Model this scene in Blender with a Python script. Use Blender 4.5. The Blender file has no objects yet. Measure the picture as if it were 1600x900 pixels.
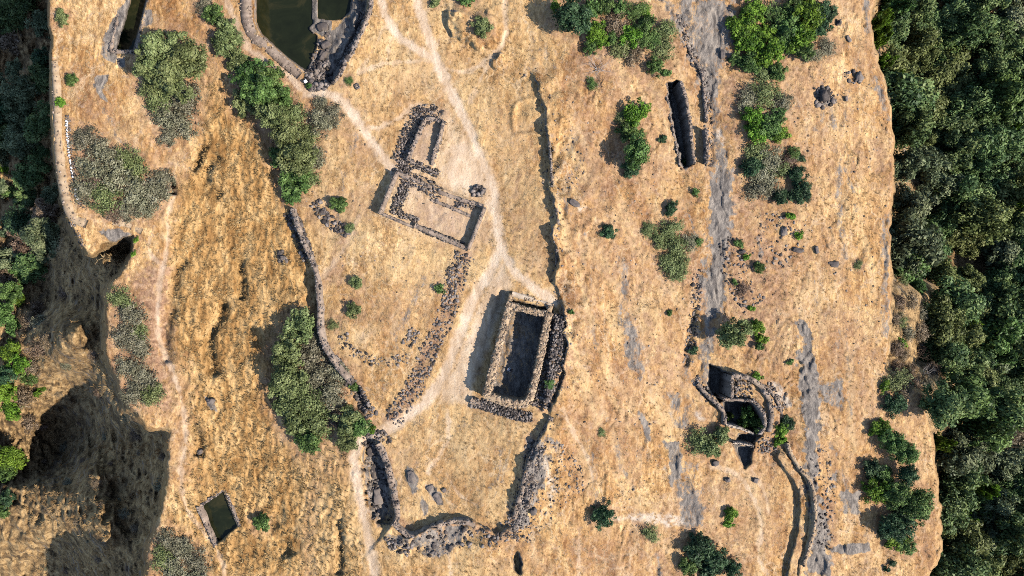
import bpy, math, random
import numpy as np
from mathutils import Vector, Matrix

random.seed(7)
rng = np.random.default_rng(11)
sc = bpy.context.scene
COL = sc.collection

# ------------------------------------------------------------------ camera, sky, sun, exposure
CAM_H = 106.67                      # drone height above the plateau, metres
cd = bpy.data.cameras.new('drone_camera')
cam = bpy.data.objects.new('drone_camera', cd); COL.objects.link(cam)
cam.location = (0, 0, CAM_H); cam.rotation_euler = (0, 0, 0)
cd.sensor_width = 36; cd.lens = 24; cd.clip_start = 1; cd.clip_end = 20000
sc.camera = cam

SUN_EL = math.radians(42)
SUN_DIR = Vector((0.915, -0.40, 0)).normalized()          # horizontal direction towards the sun
world = bpy.data.worlds.new('World'); sc.world = world
world.use_nodes = True
wn = world.node_tree.nodes; wl = world.node_tree.links
wn.clear()
sky = wn.new('ShaderNodeTexSky'); sky.sky_type = 'NISHITA'; sky.sun_disc = False
sky.sun_elevation = SUN_EL; sky.sun_rotation = math.atan2(SUN_DIR.x, SUN_DIR.y)
sky.altitude = 800; sky.air_density = 1.0; sky.dust_density = 0.6
bgn = wn.new('ShaderNodeBackground'); bgn.inputs['Strength'].default_value = 0.135
won = wn.new('ShaderNodeOutputWorld')
wl.new(sky.outputs[0], bgn.inputs[0]); wl.new(bgn.outputs[0], won.inputs[0])

sd_ = bpy.data.lights.new('sun', 'SUN'); sd_.energy = 4.6; sd_.angle = math.radians(0.5); sd_.color = (1.0, 0.93, 0.82)
sun = bpy.data.objects.new('sun', sd_); COL.objects.link(sun)
sun.location = (200, -90, 250)
sun.rotation_euler = (-(SUN_DIR * math.cos(SUN_EL) + Vector((0, 0, math.sin(SUN_EL))))).to_track_quat('-Z', 'Y').to_euler()

sc.view_settings.view_transform = 'Standard'; sc.view_settings.look = 'None'
sc.view_settings.exposure = 0.58; sc.view_settings.gamma = 1.0; sc.view_settings.use_curve_mapping = False
sc.render.engine = 'CYCLES'
sc.cycles.max_bounces = 5; sc.cycles.diffuse_bounces = 0; sc.cycles.transparent_max_bounces = 4
sc.cycles.use_denoising = False; sc.cycles.filter_width = 0.95

# ------------------------------------------------------------------ small helpers
def P(u, v, z):
    """plan position of the point seen at survey coordinate (u, v) (0.1 m on the plateau level) at height z"""
    s = (CAM_H - z) / CAM_H / 10.0
    return (u - 800) * s, (450 - v) * s

def sstep(a, b, x):
    t = np.clip((x - a) / (b - a), 0, 1); return t * t * (3 - 2 * t)

def _hash(ix, iy, seed):
    n = (ix.astype(np.int64) * 374761393 + iy.astype(np.int64) * 668265263 + seed * 1442695041) & 0xffffffff
    n = ((n ^ (n >> 13)) * 1274126177) & 0xffffffff
    return ((n ^ (n >> 16)) & 0xffff) / 65535.0

def vnoise(x, y, seed=0):
    ix = np.floor(x); iy = np.floor(y); fx = x - ix; fy = y - iy
    ix = ix.astype(np.int64); iy = iy.astype(np.int64)
    fx = fx * fx * (3 - 2 * fx); fy = fy * fy * (3 - 2 * fy)
    a = _hash(ix, iy, seed); b = _hash(ix + 1, iy, seed); c = _hash(ix, iy + 1, seed); d = _hash(ix + 1, iy + 1, seed)
    return (a * (1 - fx) + b * fx) * (1 - fy) + (c * (1 - fx) + d * fx) * fy

def fbm(x, y, oct=4, seed=0):
    s = 0; a = 0.5; t = 0
    for i in range(oct):
        s = s + a * vnoise(x * 2 ** i + 17.3 * i, y * 2 ** i + 9.1 * i, seed + i); t += a; a *= 0.5
    return s / t

def smooth_line(pts, n=4):
    """Catmull-Rom resample"""
    p = np.array(pts, float)
    if len(p) < 3: return p
    q = np.vstack([2 * p[0] - p[1], p, 2 * p[-1] - p[-2]])
    out = []
    for i in range(1, len(q) - 2):
        for k in range(n):
            t = k / n
            a, b, c, d = q[i - 1], q[i], q[i + 1], q[i + 2]
            out.append(0.5 * ((2 * b) + (c - a) * t + (2 * a - 5 * b + 4 * c - d) * t * t + (3 * b - a - 3 * c + d) * t ** 3))
    out.append(q[-2])
    return np.array(out)

def resample(pts, step):
    p = np.array(pts, float); d = np.r_[0, np.cumsum(np.hypot(*np.diff(p, axis=0).T))]
    n = max(2, int(round(d[-1] / step)) + 1)
    t = np.linspace(0, d[-1], n)
    return np.c_[np.interp(t, d, p[:, 0]), np.interp(t, d, p[:, 1])]

# ------------------------------------------------------------------ survey grid
def axis(lo, hi, step, out):
    a = list(np.arange(lo, hi + 0.1, step)); s = step; x = hi
    b = []
    while x < hi + out: s *= 1.22; x += s; b.append(x)
    s = step; x = lo; c = []
    while x > lo - out: s *= 1.22; x -= s; c.append(x)
    return np.array(c[::-1] + a + b)
GU = axis(-40, 1640, 2.0, 900); GV = axis(-40, 940, 2.0, 700)
U, V = np.meshgrid(GU, GV)                # shape (nv, nu)
NV, NU = U.shape

def box_idx(pts, m):
    p = np.array(pts, float)
    i0 = np.searchsorted(GU, p[:, 0].min() - m); i1 = np.searchsorted(GU, p[:, 0].max() + m)
    j0 = np.searchsorted(GV, p[:, 1].min() - m); j1 = np.searchsorted(GV, p[:, 1].max() + m)
    return slice(j0, max(j1, j0 + 1)), slice(i0, max(i1, i0 + 1))

def seg_dist(X, Y, pts, closed=False):
    """distance, signed side (+ = right of travel, picture sense), parameter 0..1"""
    p = np.array(pts, float)
    if closed: p = np.vstack([p, p[:1]])
    L = np.r_[0, np.cumsum(np.hypot(*np.diff(p, axis=0).T))]
    best = np.full(X.shape, 1e9); side = np.ones(X.shape); par = np.zeros(X.shape)
    for k in range(len(p) - 1):
        ax, ay = p[k]; dx, dy = p[k + 1] - p[k]; l2 = dx * dx + dy * dy
        if l2 < 1e-9: continue
        t = np.clip(((X - ax) * dx + (Y - ay) * dy) / l2, 0, 1)
        ex = X - ax - t * dx; ey = Y - ay - t * dy
        d = np.hypot(ex, ey); m = d < best - 1e-6
        best = np.where(m, d, best)
        side = np.where(m, np.where(dx * (Y - ay) - dy * (X - ax) < 0, 1.0, -1.0), side)
        par = np.where(m, (L[k] + t * math.sqrt(l2)) / L[-1], par)
    return best, side, par

def inside(X, Y, poly):
    p = np.array(poly, float); r = np.zeros(X.shape, bool); n = len(p)
    for k in range(n):
        x0, y0 = p[k]; x1, y1 = p[(k + 1) % n]
        c = ((y0 > Y) != (y1 > Y))
        with np.errstate(divide='ignore', invalid='ignore'):
            xi = (x1 - x0) * (Y - y0) / (y1 - y0 + 1e-12) + x0
        r ^= c & (X < xi)
    return r

def poly_sd(poly, m=40):
    """slices and signed distance (negative inside)"""
    sl = box_idx(poly, m); X = U[sl]; Y = V[sl]
    d, _, _ = seg_dist(X, Y, poly, True)
    return sl, np.where(inside(X, Y, poly), -d, d)

# ------------------------------------------------------------------ broad relief of the plateau
CTRL = [(650,100,0),(600,250,0),(600,450,0),(750,550,-.2),(700,740,-.7),(800,300,0),(560,400,0),(540,180,0.2),(620,30,.4),
 (150,60,.5),(150,200,0),(300,60,.5),(300,230,-1.2),(230,340,-.8),(142,380,0),(190,430,-1.8),(430,150,-.2),(420,250,-1),(350,400,-3),(420,450,-2.2),(270,420,-2.4),
 (300,600,-3.2),(400,700,-3.8),(500,750,-2.2),(350,830,-4.4),(450,880,-3.6),(270,700,-3),(240,840,-3.2),(540,850,-1.8),(530,720,-1.4),(220,560,-2.2),(240,640,-2.4),
 (880,150,1.0),(885,350,1.2),(895,550,1.2),(860,720,1.2),(850,870,0),(960,250,-.2),(960,500,-.2),(960,700,-.5),(1050,300,-1.4),(1050,550,-1.7),
 (1020,800,-2),(1110,100,-1.6),(1115,400,-2.2),(1110,560,-2.6),(1050,60,-.2),(940,50,.8),(780,60,.4),(740,880,-.3),(640,880,-.8),
 (1200,100,-2),(1200,300,-2.6),(1300,100,-3),(1300,300,-3.4),(1380,200,-4.6),(1380,450,-4.6),(1250,500,-3.2),(1200,600,-3.1),(1270,700,-3.2),
 (1180,780,-3.6),(1320,700,-3.8),(1360,800,-4.8),(1450,800,-6.3),(1430,700,-6),(1200,880,-4),(1080,880,-3),(1360,30,-4.3)]
def tps(ctrl, X, Y):
    c = np.array(ctrl, float); n = len(c); x = c[:, :2] / 100.0
    r = np.hypot(x[:, None, 0] - x[None, :, 0], x[:, None, 1] - x[None, :, 1])
    K = np.where(r > 0, r * r * np.log(r + 1e-12), 0) + np.eye(n) * 0.02
    Pm = np.c_[np.ones(n), x]
    A = np.zeros((n + 3, n + 3)); A[:n, :n] = K; A[:n, n:] = Pm; A[n:, :n] = Pm.T
    w = np.linalg.solve(A, np.r_[c[:, 2], 0, 0, 0])
    xx = X / 100.0; yy = Y / 100.0
    out = w[n] + w[n + 1] * xx + w[n + 2] * yy
    for k in range(n):
        q = (xx - x[k, 0]) ** 2 + (yy - x[k, 1]) ** 2
        out = out + w[k] * 0.5 * q * np.log(q + 1e-12)
    return out
UC = np.clip(U, -100, 1700); VC = np.clip(V, -100, 1000)
Hh = np.clip(tps(CTRL, UC, VC), -8, 2.0)
xm = U / 10.0; ym = V / 10.0
Hh += (fbm(xm / 9, ym / 9, 3, 3) - .5) * 0.9

def step_line(pts, amp, L, right=True, soft=2.0, ends=0.06):
    """raise (amp) the ground on one side of a line, fading over L"""
    pts = smooth_line(pts, 4); sl = box_idx(pts, L * 3); X = U[sl]; Y = V[sl]
    wob = (fbm(X / 11, Y / 11, 3, 5) - .5) * 7 + (fbm(X / 26, Y / 26, 2, 6) - .5) * 14
    d, s, t = seg_dist(X, Y, pts)
    q = d * s * (1 if right else -1) + wob
    g = sstep(-soft, soft, q) * np.exp(-np.maximum(q, 0) / L) * sstep(0, ends, t) * sstep(1, 1 - ends, t)
    off = np.where((t <= 0) | (t >= 1), 0, 1)
    Hh[sl] += amp * g * off * np.clip(.25 + 2.4 * (fbm(X / 26, Y / 26, 3, 7) - .22), .25, 1.3)

# 'right' = right-hand side in picture when the line runs from top to bottom  -> left of travel in screen sense
RIDGE = [(822,105),(832,125),(845,148),(852,170),(857,200),(860,250),(862,300),(866,340),(868,400),(868,440),(876,470),(884,500),(882,560),(872,610),(858,650),(838,690),(822,730),(812,770),(800,815),(785,835)]
WEST_WALL = [(455,325),(462,352),(475,385),(488,415),(497,445),(499,490),(500,525),(512,552),(530,578),(552,602),(566,625),(578,650)]
step_line(RIDGE, 1.35, 45, True)
step_line(WEST_WALL, -1.1, 60, False)
step_line([(1063,30),(1072,60),(1082,90),(1098,115),(1104,160),(1107,215),(1106,255)], -0.7, 22, True)
step_line([(1075,575),(1092,605),(1110,625),(1128,640)], -0.5, 25, True)

# general cuts and pits: polygon, floor height (absolute), wall softness
def pit(poly, floor, soft=2.5, wob=2.0):
    sl, d = poly_sd(poly, 30)
    d = d + (fbm(U[sl] / 6, V[sl] / 6, 2, 8) - .5) * wob * 2
    k = sstep(soft, -soft, d)
    Hh[sl] = Hh[sl] * (1 - k) + (floor) * k

def mound(poly, amp, soft=8, wob=4):
    sl, d = poly_sd(poly, 40)
    d = d + (fbm(U[sl] / 7, V[sl] / 7, 3, 12) - .5) * wob * 2
    Hh[sl] += amp * sstep(soft * .4, -soft, d)

def ridge_line(pts, amp, w, wob=3):
    pts = smooth_line(pts, 4); sl = box_idx(pts, w * 3); X = U[sl]; Y = V[sl]
    d, s, t = seg_dist(X, Y, pts); d = d + (fbm(X / 8, Y / 8, 2, 21) - .5) * wob
    Hh[sl] += amp * np.exp(-(d / w) ** 2) * sstep(0, .05, t) * sstep(1, .95, t) * (0.6 + .8 * fbm(X / 9, Y / 9, 2, 4))

# enclosure at the bottom, its ditch and its south bank
ENCL_DITCH = [(570,690),(578,688),(590,700),(600,720),(606,745),(611,770),(616,800),(612,815),(600,820),(588,812),(578,795),(572,765),(568,730)]
pit(ENCL_DITCH, -2.9, 5, 7)
ENCL_S = [(600,828),(625,835),(650,834),(680,822),(710,815),(740,818),(765,830),(790,838),(800,815)]
step_line([(612,815),(640,836),(665,828),(700,815),(730,815),(760,828),(780,838),(796,822)], 1.5, 30, False, ends=.03)
# sunken room beside the ridge, low earth banks
BAY = [(812,160),(835,152),(853,168),(853,205),(835,212),(802,208),(806,175)]
sl, d = poly_sd(BAY, 20); Hh[sl] -= 0.25 * sstep(3, -3, d)
ridge_line([(805,210),(801,185),(806,165),(820,158),(840,155)], 0.45, 4)
ridge_line([(803,209),(830,209),(850,213)], 0.4, 3)
# rocks knobs at the top
mound([(700,10),(720,5),(740,20),(765,15),(790,40),(780,70),(745,80),(715,60)], 1.4, 14, 6)
step_line([(702,15),(700,40),(706,60)], 1.0, 18, True)
step_line([(775,80),(772,95),(778,110)], 0.8, 16, True)
# bottom knoll and notch
pit([(800,868),(808,862),(815,878),(812,895),(804,893)], -1.4, 3)
# folds in the western slope (grassy gullies)
for pts, a, w in [([(372,405),(378,440),(376,470)], -.9, 7), ([(352,465),(342,500),(328,530),(330,560),(340,590)], -1.0, 8),
                  ([(290,400),(275,430),(268,480),(258,520),(262,570)], -.8, 9), ([(318,225),(312,250),(300,268)], -1.1, 6),
                  ([(340,240),(320,280),(345,310)], -.7, 8), ([(525,810),(533,850),(530,900)], -.8, 7), ([(440,840),(455,870)], -.6, 9),
                  ([(300,660),(312,690),(310,715)], -.7, 8), ([(270,285),(268,305)], -1.2, 5), ([(505,700),(545,690)], -.3, 5),
                  ([(835,720),(850,700)], .2, 6), ([(1085,480),(1075,540),(1070,575)], -.4, 6),
                  ([(440,790),(425,830),(445,870)], -.4, 9)]:
    ridge_line(pts, a * 1.7, w, 5)
ridge_line([(870,700),(900,720),(935,715),(948,740),(948,780)], .25, 5)

# the four tanks
POOL_MAIN = [(396,-45),(401,0),(401,34),(408,51),(430,72),(449,89),(471,105),(479,108),(484,97),(488,86),(494,72),(494,55),(486,45),(490,37),(487,16),(489,-45)]
POOL_SMALL = [(498,-45),(497,0),(494,29),(519,31),(533,29),(545,18),(548,0),(550,-45)]
TANK_TOP = [(216,-45),(204,0),(194,40),(183,77),(208,78),(217,40),(228,0),(238,-45)]
TANK_DIAMOND = [(313,793),(348,768),(370,822),(338,849)]
HOLLOW = [(401,-45),(401,34),(408,51),(449,89),(478,110),(492,128),(516,130),(530,105),(545,80),(562,48),(572,10),(576,-45)]
pit(HOLLOW, -2.2, 2.5, 1.0)
sl, d = poly_sd([(478,112),(492,128),(516,130),(534,102),(552,66),(568,28),(574,-45),(552,-45),(548,5),(540,32),(524,60),(508,90),(492,100)], 20)
Hh[sl] += sstep(2, -10, d) * (1.2 * fbm(U[sl] / 8, V[sl] / 8, 3, 31))
step_line([(556,15),(548,45),(536,70),(524,95)], 1.1, 14, True)
pit(POOL_MAIN, -4.2, 2.0, .8); pit(POOL_SMALL, -4.2, 2.0, .8)
# rock ledge between the two pools
sl, d = poly_sd([(487,-45),(488,16),(490,36),(484,44),(492,52),(506,57),(518,48),(519,33),(495,30),(498,-45)], 10)
Hh[sl] = np.maximum(Hh[sl], np.where(d < 1.5, -2.2, -99))
pit(TANK_TOP, -2.6, 2.0, .8)
TZ = float(Hh[np.searchsorted(GV, 800), np.searchsorted(GU, 300)]); pit(TANK_DIAMOND, TZ - 2.4, 1.8, .8)

# slit trench, fort chambers
SLIT = [(1045,131),(1060,126),(1067,148),(1073,184),(1077,220),(1082,256),(1074,262),(1065,260),(1058,220),(1052,192),(1045,156)]
pit(SLIT, -5.4, 2.0, 5.0)
PIT_A = [(1109,570),(1143,588),(1143,620),(1124,628),(1112,614),(1108,600)]
PIT_B = [(1130,626),(1160,628),(1178,631),(1190,645),(1193,660),(1190,672),(1178,676),(1156,668),(1134,662)]
PIT_C = [(1153,677),(1180,680),(1176,697),(1151,691)]
PIT_D = [(1146,694),(1174,698),(1172,722),(1163,730),(1154,715)]
mound([(1143,588),(1176,588),(1205,610),(1222,640),(1222,670),(1200,690),(1180,690),(1196,665),(1190,640),(1176,626),(1143,624)], 1.3, 5, 3)
pit(PIT_A, -6.2, 2); pit(PIT_B, -5.8, 2); pit(PIT_C, -6, 2); pit(PIT_D, -5.2, 4)

# curved rampart in the lower right: raised strip, sunken lane, rim
RAMP = [(1216,700),(1228,722),(1246,748),(1256,775),(1256,812),(1249,850),(1240,880),(1236,920)]
sl = box_idx(RAMP, 60); X, Y = U[sl], V[sl]
d, s, t = seg_dist(X, Y, smooth_line(RAMP, 4)); q = d * s          # + = right in picture? sign checked below
q = np.where(True, q, q)
Hh[sl] += 0.6 * sstep(9, 6, d + (fbm(X / 6, Y / 6, 2, 40) - .5) * 3) * sstep(0, .05, t)
Hh[sl] += np.where(q > 0, .75, -0.45) * sstep(7.5, 11, np.abs(q)) * np.exp(-np.maximum(d - 11, 0) / 16) * sstep(0, .05, t) * sstep(1, .9, t)

mound([(864,486),(884,496),(882,570),(864,625),(848,642),(850,605),(858,545)], 1.0, 5, 4)
# building plots made level
BUILDING = [(796,462),(866,480),(828,634),(752,618)]
sl, d = poly_sd([(792,470),(858,488),(822,628),(756,614)], 30)
k = sstep(6, 2, d); Hh[sl] = Hh[sl] * (1 - k) + (-.35) * k
pit([(799,480),(852,494),(824,622),(765,612)], -1.05, 1.5, .6)
pit([(783,452),(798,458),(762,622),(733,612)], -.35, 6, 2)
RUIN_MID = [(593,331),(619,269),(758,324),(731,388)]
sl, d = poly_sd(RUIN_MID, 30); k = sstep(6, 0, d); Hh[sl] = Hh[sl] * (1 - k) + .25 * k
RUIN_UP = [(665,185),(692,190),(674,262),(637,250)]
sl, d = poly_sd(RUIN_UP, 30); k = sstep(6, 0, d); Hh[sl] = Hh[sl] * (1 - k) + .2 * k

# ------------------------------------------------------------------ valleys either side
W_EDGE = [(82,-900),(80,-40),(79,0),(77,40),(84,62),(80,85),(82,170),(86,255),(97,310),(108,345),(124,372),(142,394),(160,378),(185,372),(208,369),(212,392),(203,415),(190,432),(172,446),(165,490),(168,560),(186,612),(212,645),(236,664),(268,664),(266,700),(266,745),(252,795),(238,840),(226,900),(215,960),(190,1700)]
E_EDGE = [(1362,-900),(1362,0),(1361,55),(1369,98),(1384,148),(1393,190),(1395,250),(1389,330),(1390,430),(1389,520),(1384,575),(1398,600),(1438,618),(1447,650),(1456,700),(1465,790),(1469,860),(1450,905),(1440,1700)]
def edge_sd(line, mirrored):
    d, s, t = seg_dist(U, V, line)
    return d, s
WD = [(-900,-300,62),(-900,1200,62),(-300,0,60),(-300,450,60),(-300,900,62),(0,0,50),(0,200,50),(0,300,50),(60,0,48),(60,200,46),(60,330,44),(85,330,42),(0,370,46),(30,400,44),(60,430,43),(20,470,38),(95,420,32),
      (130,420,18),(165,400,9),(200,395,10),(155,440,13),(120,480,23),(85,480,34),(40,540,34),(80,540,24),(112,540,12),(100,510,16),(145,520,17),(145,560,22),(160,500,12),(160,590,20),(165,560,12),(10,600,37),(60,610,40),(100,596,38),(136,600,36),(100,620,42),(140,620,38),(175,620,22),(200,650,16),
      (55,660,46),(95,670,53),(130,680,44),(160,660,34),(180,690,30),(230,690,18),(255,700,11),(95,735,46),(145,740,23),(138,790,22),(185,760,27),(230,760,16),(250,770,11),(165,840,17),(140,830,21),(200,830,20),(225,840,14),(150,710,32),
      (110,850,38),(60,800,38),(20,760,42),(60,870,52),(30,700,45),(0,860,50),(120,900,44),(180,900,26),(80,760,36),(75,830,38),(40,840,42),(210,960,18),(100,1100,50),(200,1100,30)]
from_w = tps(WD, np.clip(U, -900, 300), np.clip(V, -100, 1100))
dw, sw = edge_sd(W_EDGE, False)
west = inside(U, V, W_EDGE + [(-4000, 1700), (-4000, -900)])
dp = np.clip(from_w, 3.0, 62)
rough = (fbm(xm / 3.2, ym / 3.2, 4, 50) - .5) * 6.0 + (.5 - np.abs(fbm(xm / 1.3, ym / 2.6, 4, 51) - .5) * 4) * 1.5 + (fbm(xm / .5, ym / .8, 2, 52) - .5) * 1.2
kW = sstep(0, 4.0, dw) * west
topw = sstep(400, 330, V)
DWs = np.where(west, dw, -dw) + ((fbm(U / 14, V / 14, 3, 55) - .5) * 12 + (fbm(U / 45, V / 45, 2, 56) - .5) * 16) * (1 - .8 * topw)
kW = topw * sstep(0, 4, DWs) + (1 - topw) * sstep(0, 12, DWs)
qs = dp / 4.2 + fbm(xm / 4, ym / 5, 5, 53) * 5.0; fs = qs - np.floor(qs)
Hh = Hh * (1 - kW) + (-(dp) + rough - 1.3 * (sstep(.40, .60, fs) - fs) * sstep(.35, .55, fbm(xm / 7, ym / 7, 2, 54))) * kW
de, se = edge_sd(E_EDGE, True)
east = inside(U, V, E_EDGE + [(5000, 1700), (5000, -900)])
dE = 30 + 16 * sstep(0, 60, de) + 14 * sstep(60, 500, de)
DEs = np.where(east, de, -de) + (fbm(U / 9, V / 9, 3, 57) - .5) * 6 + (fbm(U / 30, V / 30, 2, 58) - .5) * 10
kE = sstep(0, 5, DEs)
# gentler shrub-covered break in the cliff around v 440-620
gent = sstep(400, 470, V) * sstep(760, 610, V)
dE = dE * (1 - gent) + gent * (6 + .30 * np.minimum(de, 70) + 20 * sstep(60, 150, de))
Hh = Hh * (1 - kE) + (-dE + rough * .6) * kE
VALLEY = np.clip(kW + kE, 0, 1)
# the survey sheet runs out to the valley floor on all sides
outd = np.maximum(np.maximum(-U - 250, U - 1850), np.maximum(-V - 250, V - 1150))
ko = sstep(0, 450, outd); Hh = Hh * (1 - ko) + (-74) * ko

# ------------------------------------------------------------------ surface masks: path, rock, soil, coarse
Mp = np.zeros(U.shape); Mr = np.zeros(U.shape); Ms = np.zeros(U.shape); Mc = np.zeros(U.shape); Ml = np.zeros(U.shape); Mw = np.zeros(U.shape)
WOB = (fbm(xm / 1.1, ym / 1.1, 3, 61) - .5)
WOB2 = (fbm(xm / .5, ym / .5, 2, 66) - .5)
def paint_line(M, pts, w, a=1.0, soft=.6, wob=5):
    pts = smooth_line(pts, 5); sl = box_idx(pts, w * 3 + 8)
    d, s, t = seg_dist(U[sl], V[sl], pts)
    d = d + WOB[sl] * wob + WOB2[sl] * wob * .6
    M[sl] = np.maximum(M[sl], a * sstep(w * (1 + soft), w * (1 - soft), d))
def paint_poly(M, poly, a=1.0, soft=4, wob=10):
    sl, d = poly_sd(poly, 30); d = d + WOB[sl] * wob + WOB2[sl] * wob * .7
    M[sl] = np.maximum(M[sl], a * sstep(soft, -soft, d))
PATHS = [([(650,-40),(652,0),(665,45),(682,95),(700,135),(728,190),(750,245),(768,290),(776,340),(783,385)], 6, 1),
 ([(596,-10),(602,25),(622,55),(650,75),(680,95),(698,120)], 5, .9), ([(783,385),(770,420),(742,462),(720,520),(692,590),(652,640),(600,674),(566,688)], 7, 1),
 ([(783,385),(800,420),(830,446),(866,470)], 6, .95), ([(557,690),(553,720),(560,765),(568,800),(578,850),(588,910)], 6, .9),
 ([(698,108),(730,112),(760,95),(785,70),(790,40),(788,0)], 3.5, .7), ([(765,97),(748,130),(733,160)], 3, .6), ([(705,190),(680,172),(650,165),(620,186),(590,199),(575,198)], 3.5, .75),
 ([(688,96),(650,95),(600,100),(560,115)], 3, .6), ([(600,40),(580,85),(560,112)], 2.5, .5), ([(610,60),(605,95)], 2.5, .45),
 ([(480,145),(515,148),(540,165),(570,205),(595,240),(615,268)], 6, .9), ([(700,640),(700,680),(690,705),(668,738)], 3.5, .7), ([(698,740),(715,770),(745,790)], 2, .5),
 ([(560,340),(540,385),(515,420),(500,440)], 4, .4), ([(275,300),(262,340),(262,380),(250,440),(246,500),(252,540),(270,580),(282,620),(292,680),(283,730),(290,790),(318,830),(345,870),(350,900)], 3.5, .7),
 ([(240,360),(232,390),(255,420)], 3, .45), ([(880,640),(898,680),(915,710),(928,750)], 3, .5), ([(350,-10),(362,20),(385,70),(415,95),(450,115),(472,140)], 5, .8),
 ([(1112,730),(1150,740),(1175,775),(1190,820),(1185,870),(1200,900)], 3, .55), ([(905,830),(905,900)], 2.5, .4), ([(985,485),(1010,560),(1020,640)], 2, .3),
 ([(1108,160),(1102,220),(1104,300)], 3, .4), ([(1175,735),(1195,770),(1200,800)], 3, .5), ([(700,860),(706,900)], 3, .5), ([(640,640),(620,640)], 3, .3)]
for pts, w, a in PATHS: paint_line(Mp, pts, w * (1.15 if a >= .9 else .9), min(1, a * 1.2) if a >= .9 else a * .85, .6, 7)
paint_poly(Mp, [(700,225),(740,215),(765,275),(775,330),(770,360),(755,315),(700,290),(690,265)], .85, 14, 18)
paint_poly(Mp, [(640,165),(700,165),(745,225),(768,290),(770,380),(730,395),(600,345),(612,262),(630,210)], .45, 12, 14)
paint_poly(Mp, [(785,400),(800,440),(790,470),(735,610),(735,620),(690,620),(700,590),(735,510),(770,430)], .8, 8, 10)
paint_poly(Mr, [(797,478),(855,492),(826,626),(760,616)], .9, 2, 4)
paint_poly(Mp, [(690,595),(740,610),(735,630),(690,628)], .7, 8, 10)
# brown soil
for poly, a in [([(650,180),(690,188),(674,262),(640,250)], .75), ([(655,315),(735,333),(712,378),(640,345)], 1.0), ([(480,140),(540,140),(600,235),(560,260),(530,200)], .4),
 ([(1135,360),(1200,340),(1240,420),(1190,600),(1130,480)], .55), ([(1190,110),(1300,90),(1280,170),(1230,200)], .45), ([(1130,120),(1160,110),(1160,240),(1125,200)], .6), ([(1150,210),(1170,330),(1135,340)], .6),
 ([(480,300),(600,290),(590,330),(520,370),(475,345)], .35), ([(200,430),(262,400),(270,640),(215,640)], .7), ([(300,0),(350,10),(380,80),(330,60)], .5), ([(115,190),(270,280),(260,345),(120,320)], .6),
 ([(1010,330),(1080,300),(1090,420),(1030,450)], .3), ([(1390,560),(1450,560),(1460,640),(1400,620)], .6), ([(880,20),(1050,0),(1060,120),(900,140)], .45), ([(940,120),(1000,140),(1060,230),(1040,300),(950,290)], .4),
 ([(355,30),(395,70),(470,120),(500,150),(470,150),(380,95)], .8), ([(1020,770),(1130,760),(1170,900),(1050,900)], .4), ([(950,560),(1010,570),(1000,760),(955,740)], .35), ([(868,530),(890,540),(880,600),(860,640),(845,640)], .9)]:
    paint_poly(Ms, poly, min(1, a * 1.5), 12, 26)
for poly, a in [([(905,180),(960,215),(965,300),(930,340),(900,300)], .7), ([(880,130),(930,150),(960,260),(900,230)], .5), ([(955,300),(1010,320),(1030,440),(985,480),(960,400)], .6), ([(890,440),(930,470),(940,560),(905,620),(890,520)], .5), ([(1250,170),(1330,200),(1300,300),(1255,260)], .5), ([(1270,480),(1340,470),(1370,560),(1320,600),(1275,560)], .6), ([(1290,640),(1340,650),(1350,740),(1300,760)], .45), ([(1180,430),(1240,450),(1245,600),(1190,590)], .6), ([(900,830),(960,840),(1000,900),(890,900)], .5), ([(520,180),(590,190),(600,260),(540,280)], .35), ([(640,60),(720,80),(700,150),(600,150)], .3), ([(760,150),(830,200),(850,300),(790,320)], .3), ([(790,320),(860,340),(860,430),(810,420)], .45), ([(640,430),(700,420),(680,500),(600,520),(560,480)], .35), ([(1060,420),(1095,420),(1080,590),(1055,560)], .5), ([(1210,100),(1260,110),(1270,200),(1225,210)], .6), ([(120,100),(180,160),(220,230),(180,240),(120,190)], .4), ([(1100,740),(1210,730),(1230,860),(1160,900),(1110,820)], .5), ([(780,840),(860,850),(880,900),(760,900)], .4), ([(430,620),(560,700),(560,760),(470,740)], .4), ([(600,690),(650,700),(640,800),(620,790)], .4), ([(240,560),(300,560),(300,760),(270,740)], .5)]:
    paint_poly(Ms, poly, a, 22, 50)
paint_line(Ms, [(728,398),(716,425),(708,460),(692,505),(672,545),(650,600),(612,660)], 12, .9, .6, 10)
for _p in ([(640,205),(625,250),(640,290)], [(660,180),(690,180)], [(865,500),(858,580),(845,640)], [(740,630),(830,652)], [(830,690),(812,770),(798,830)], [(610,720),(618,800),(650,835),(720,820),(790,838)]): paint_line(Ms, _p, 10, .8, .6, 10)
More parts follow.
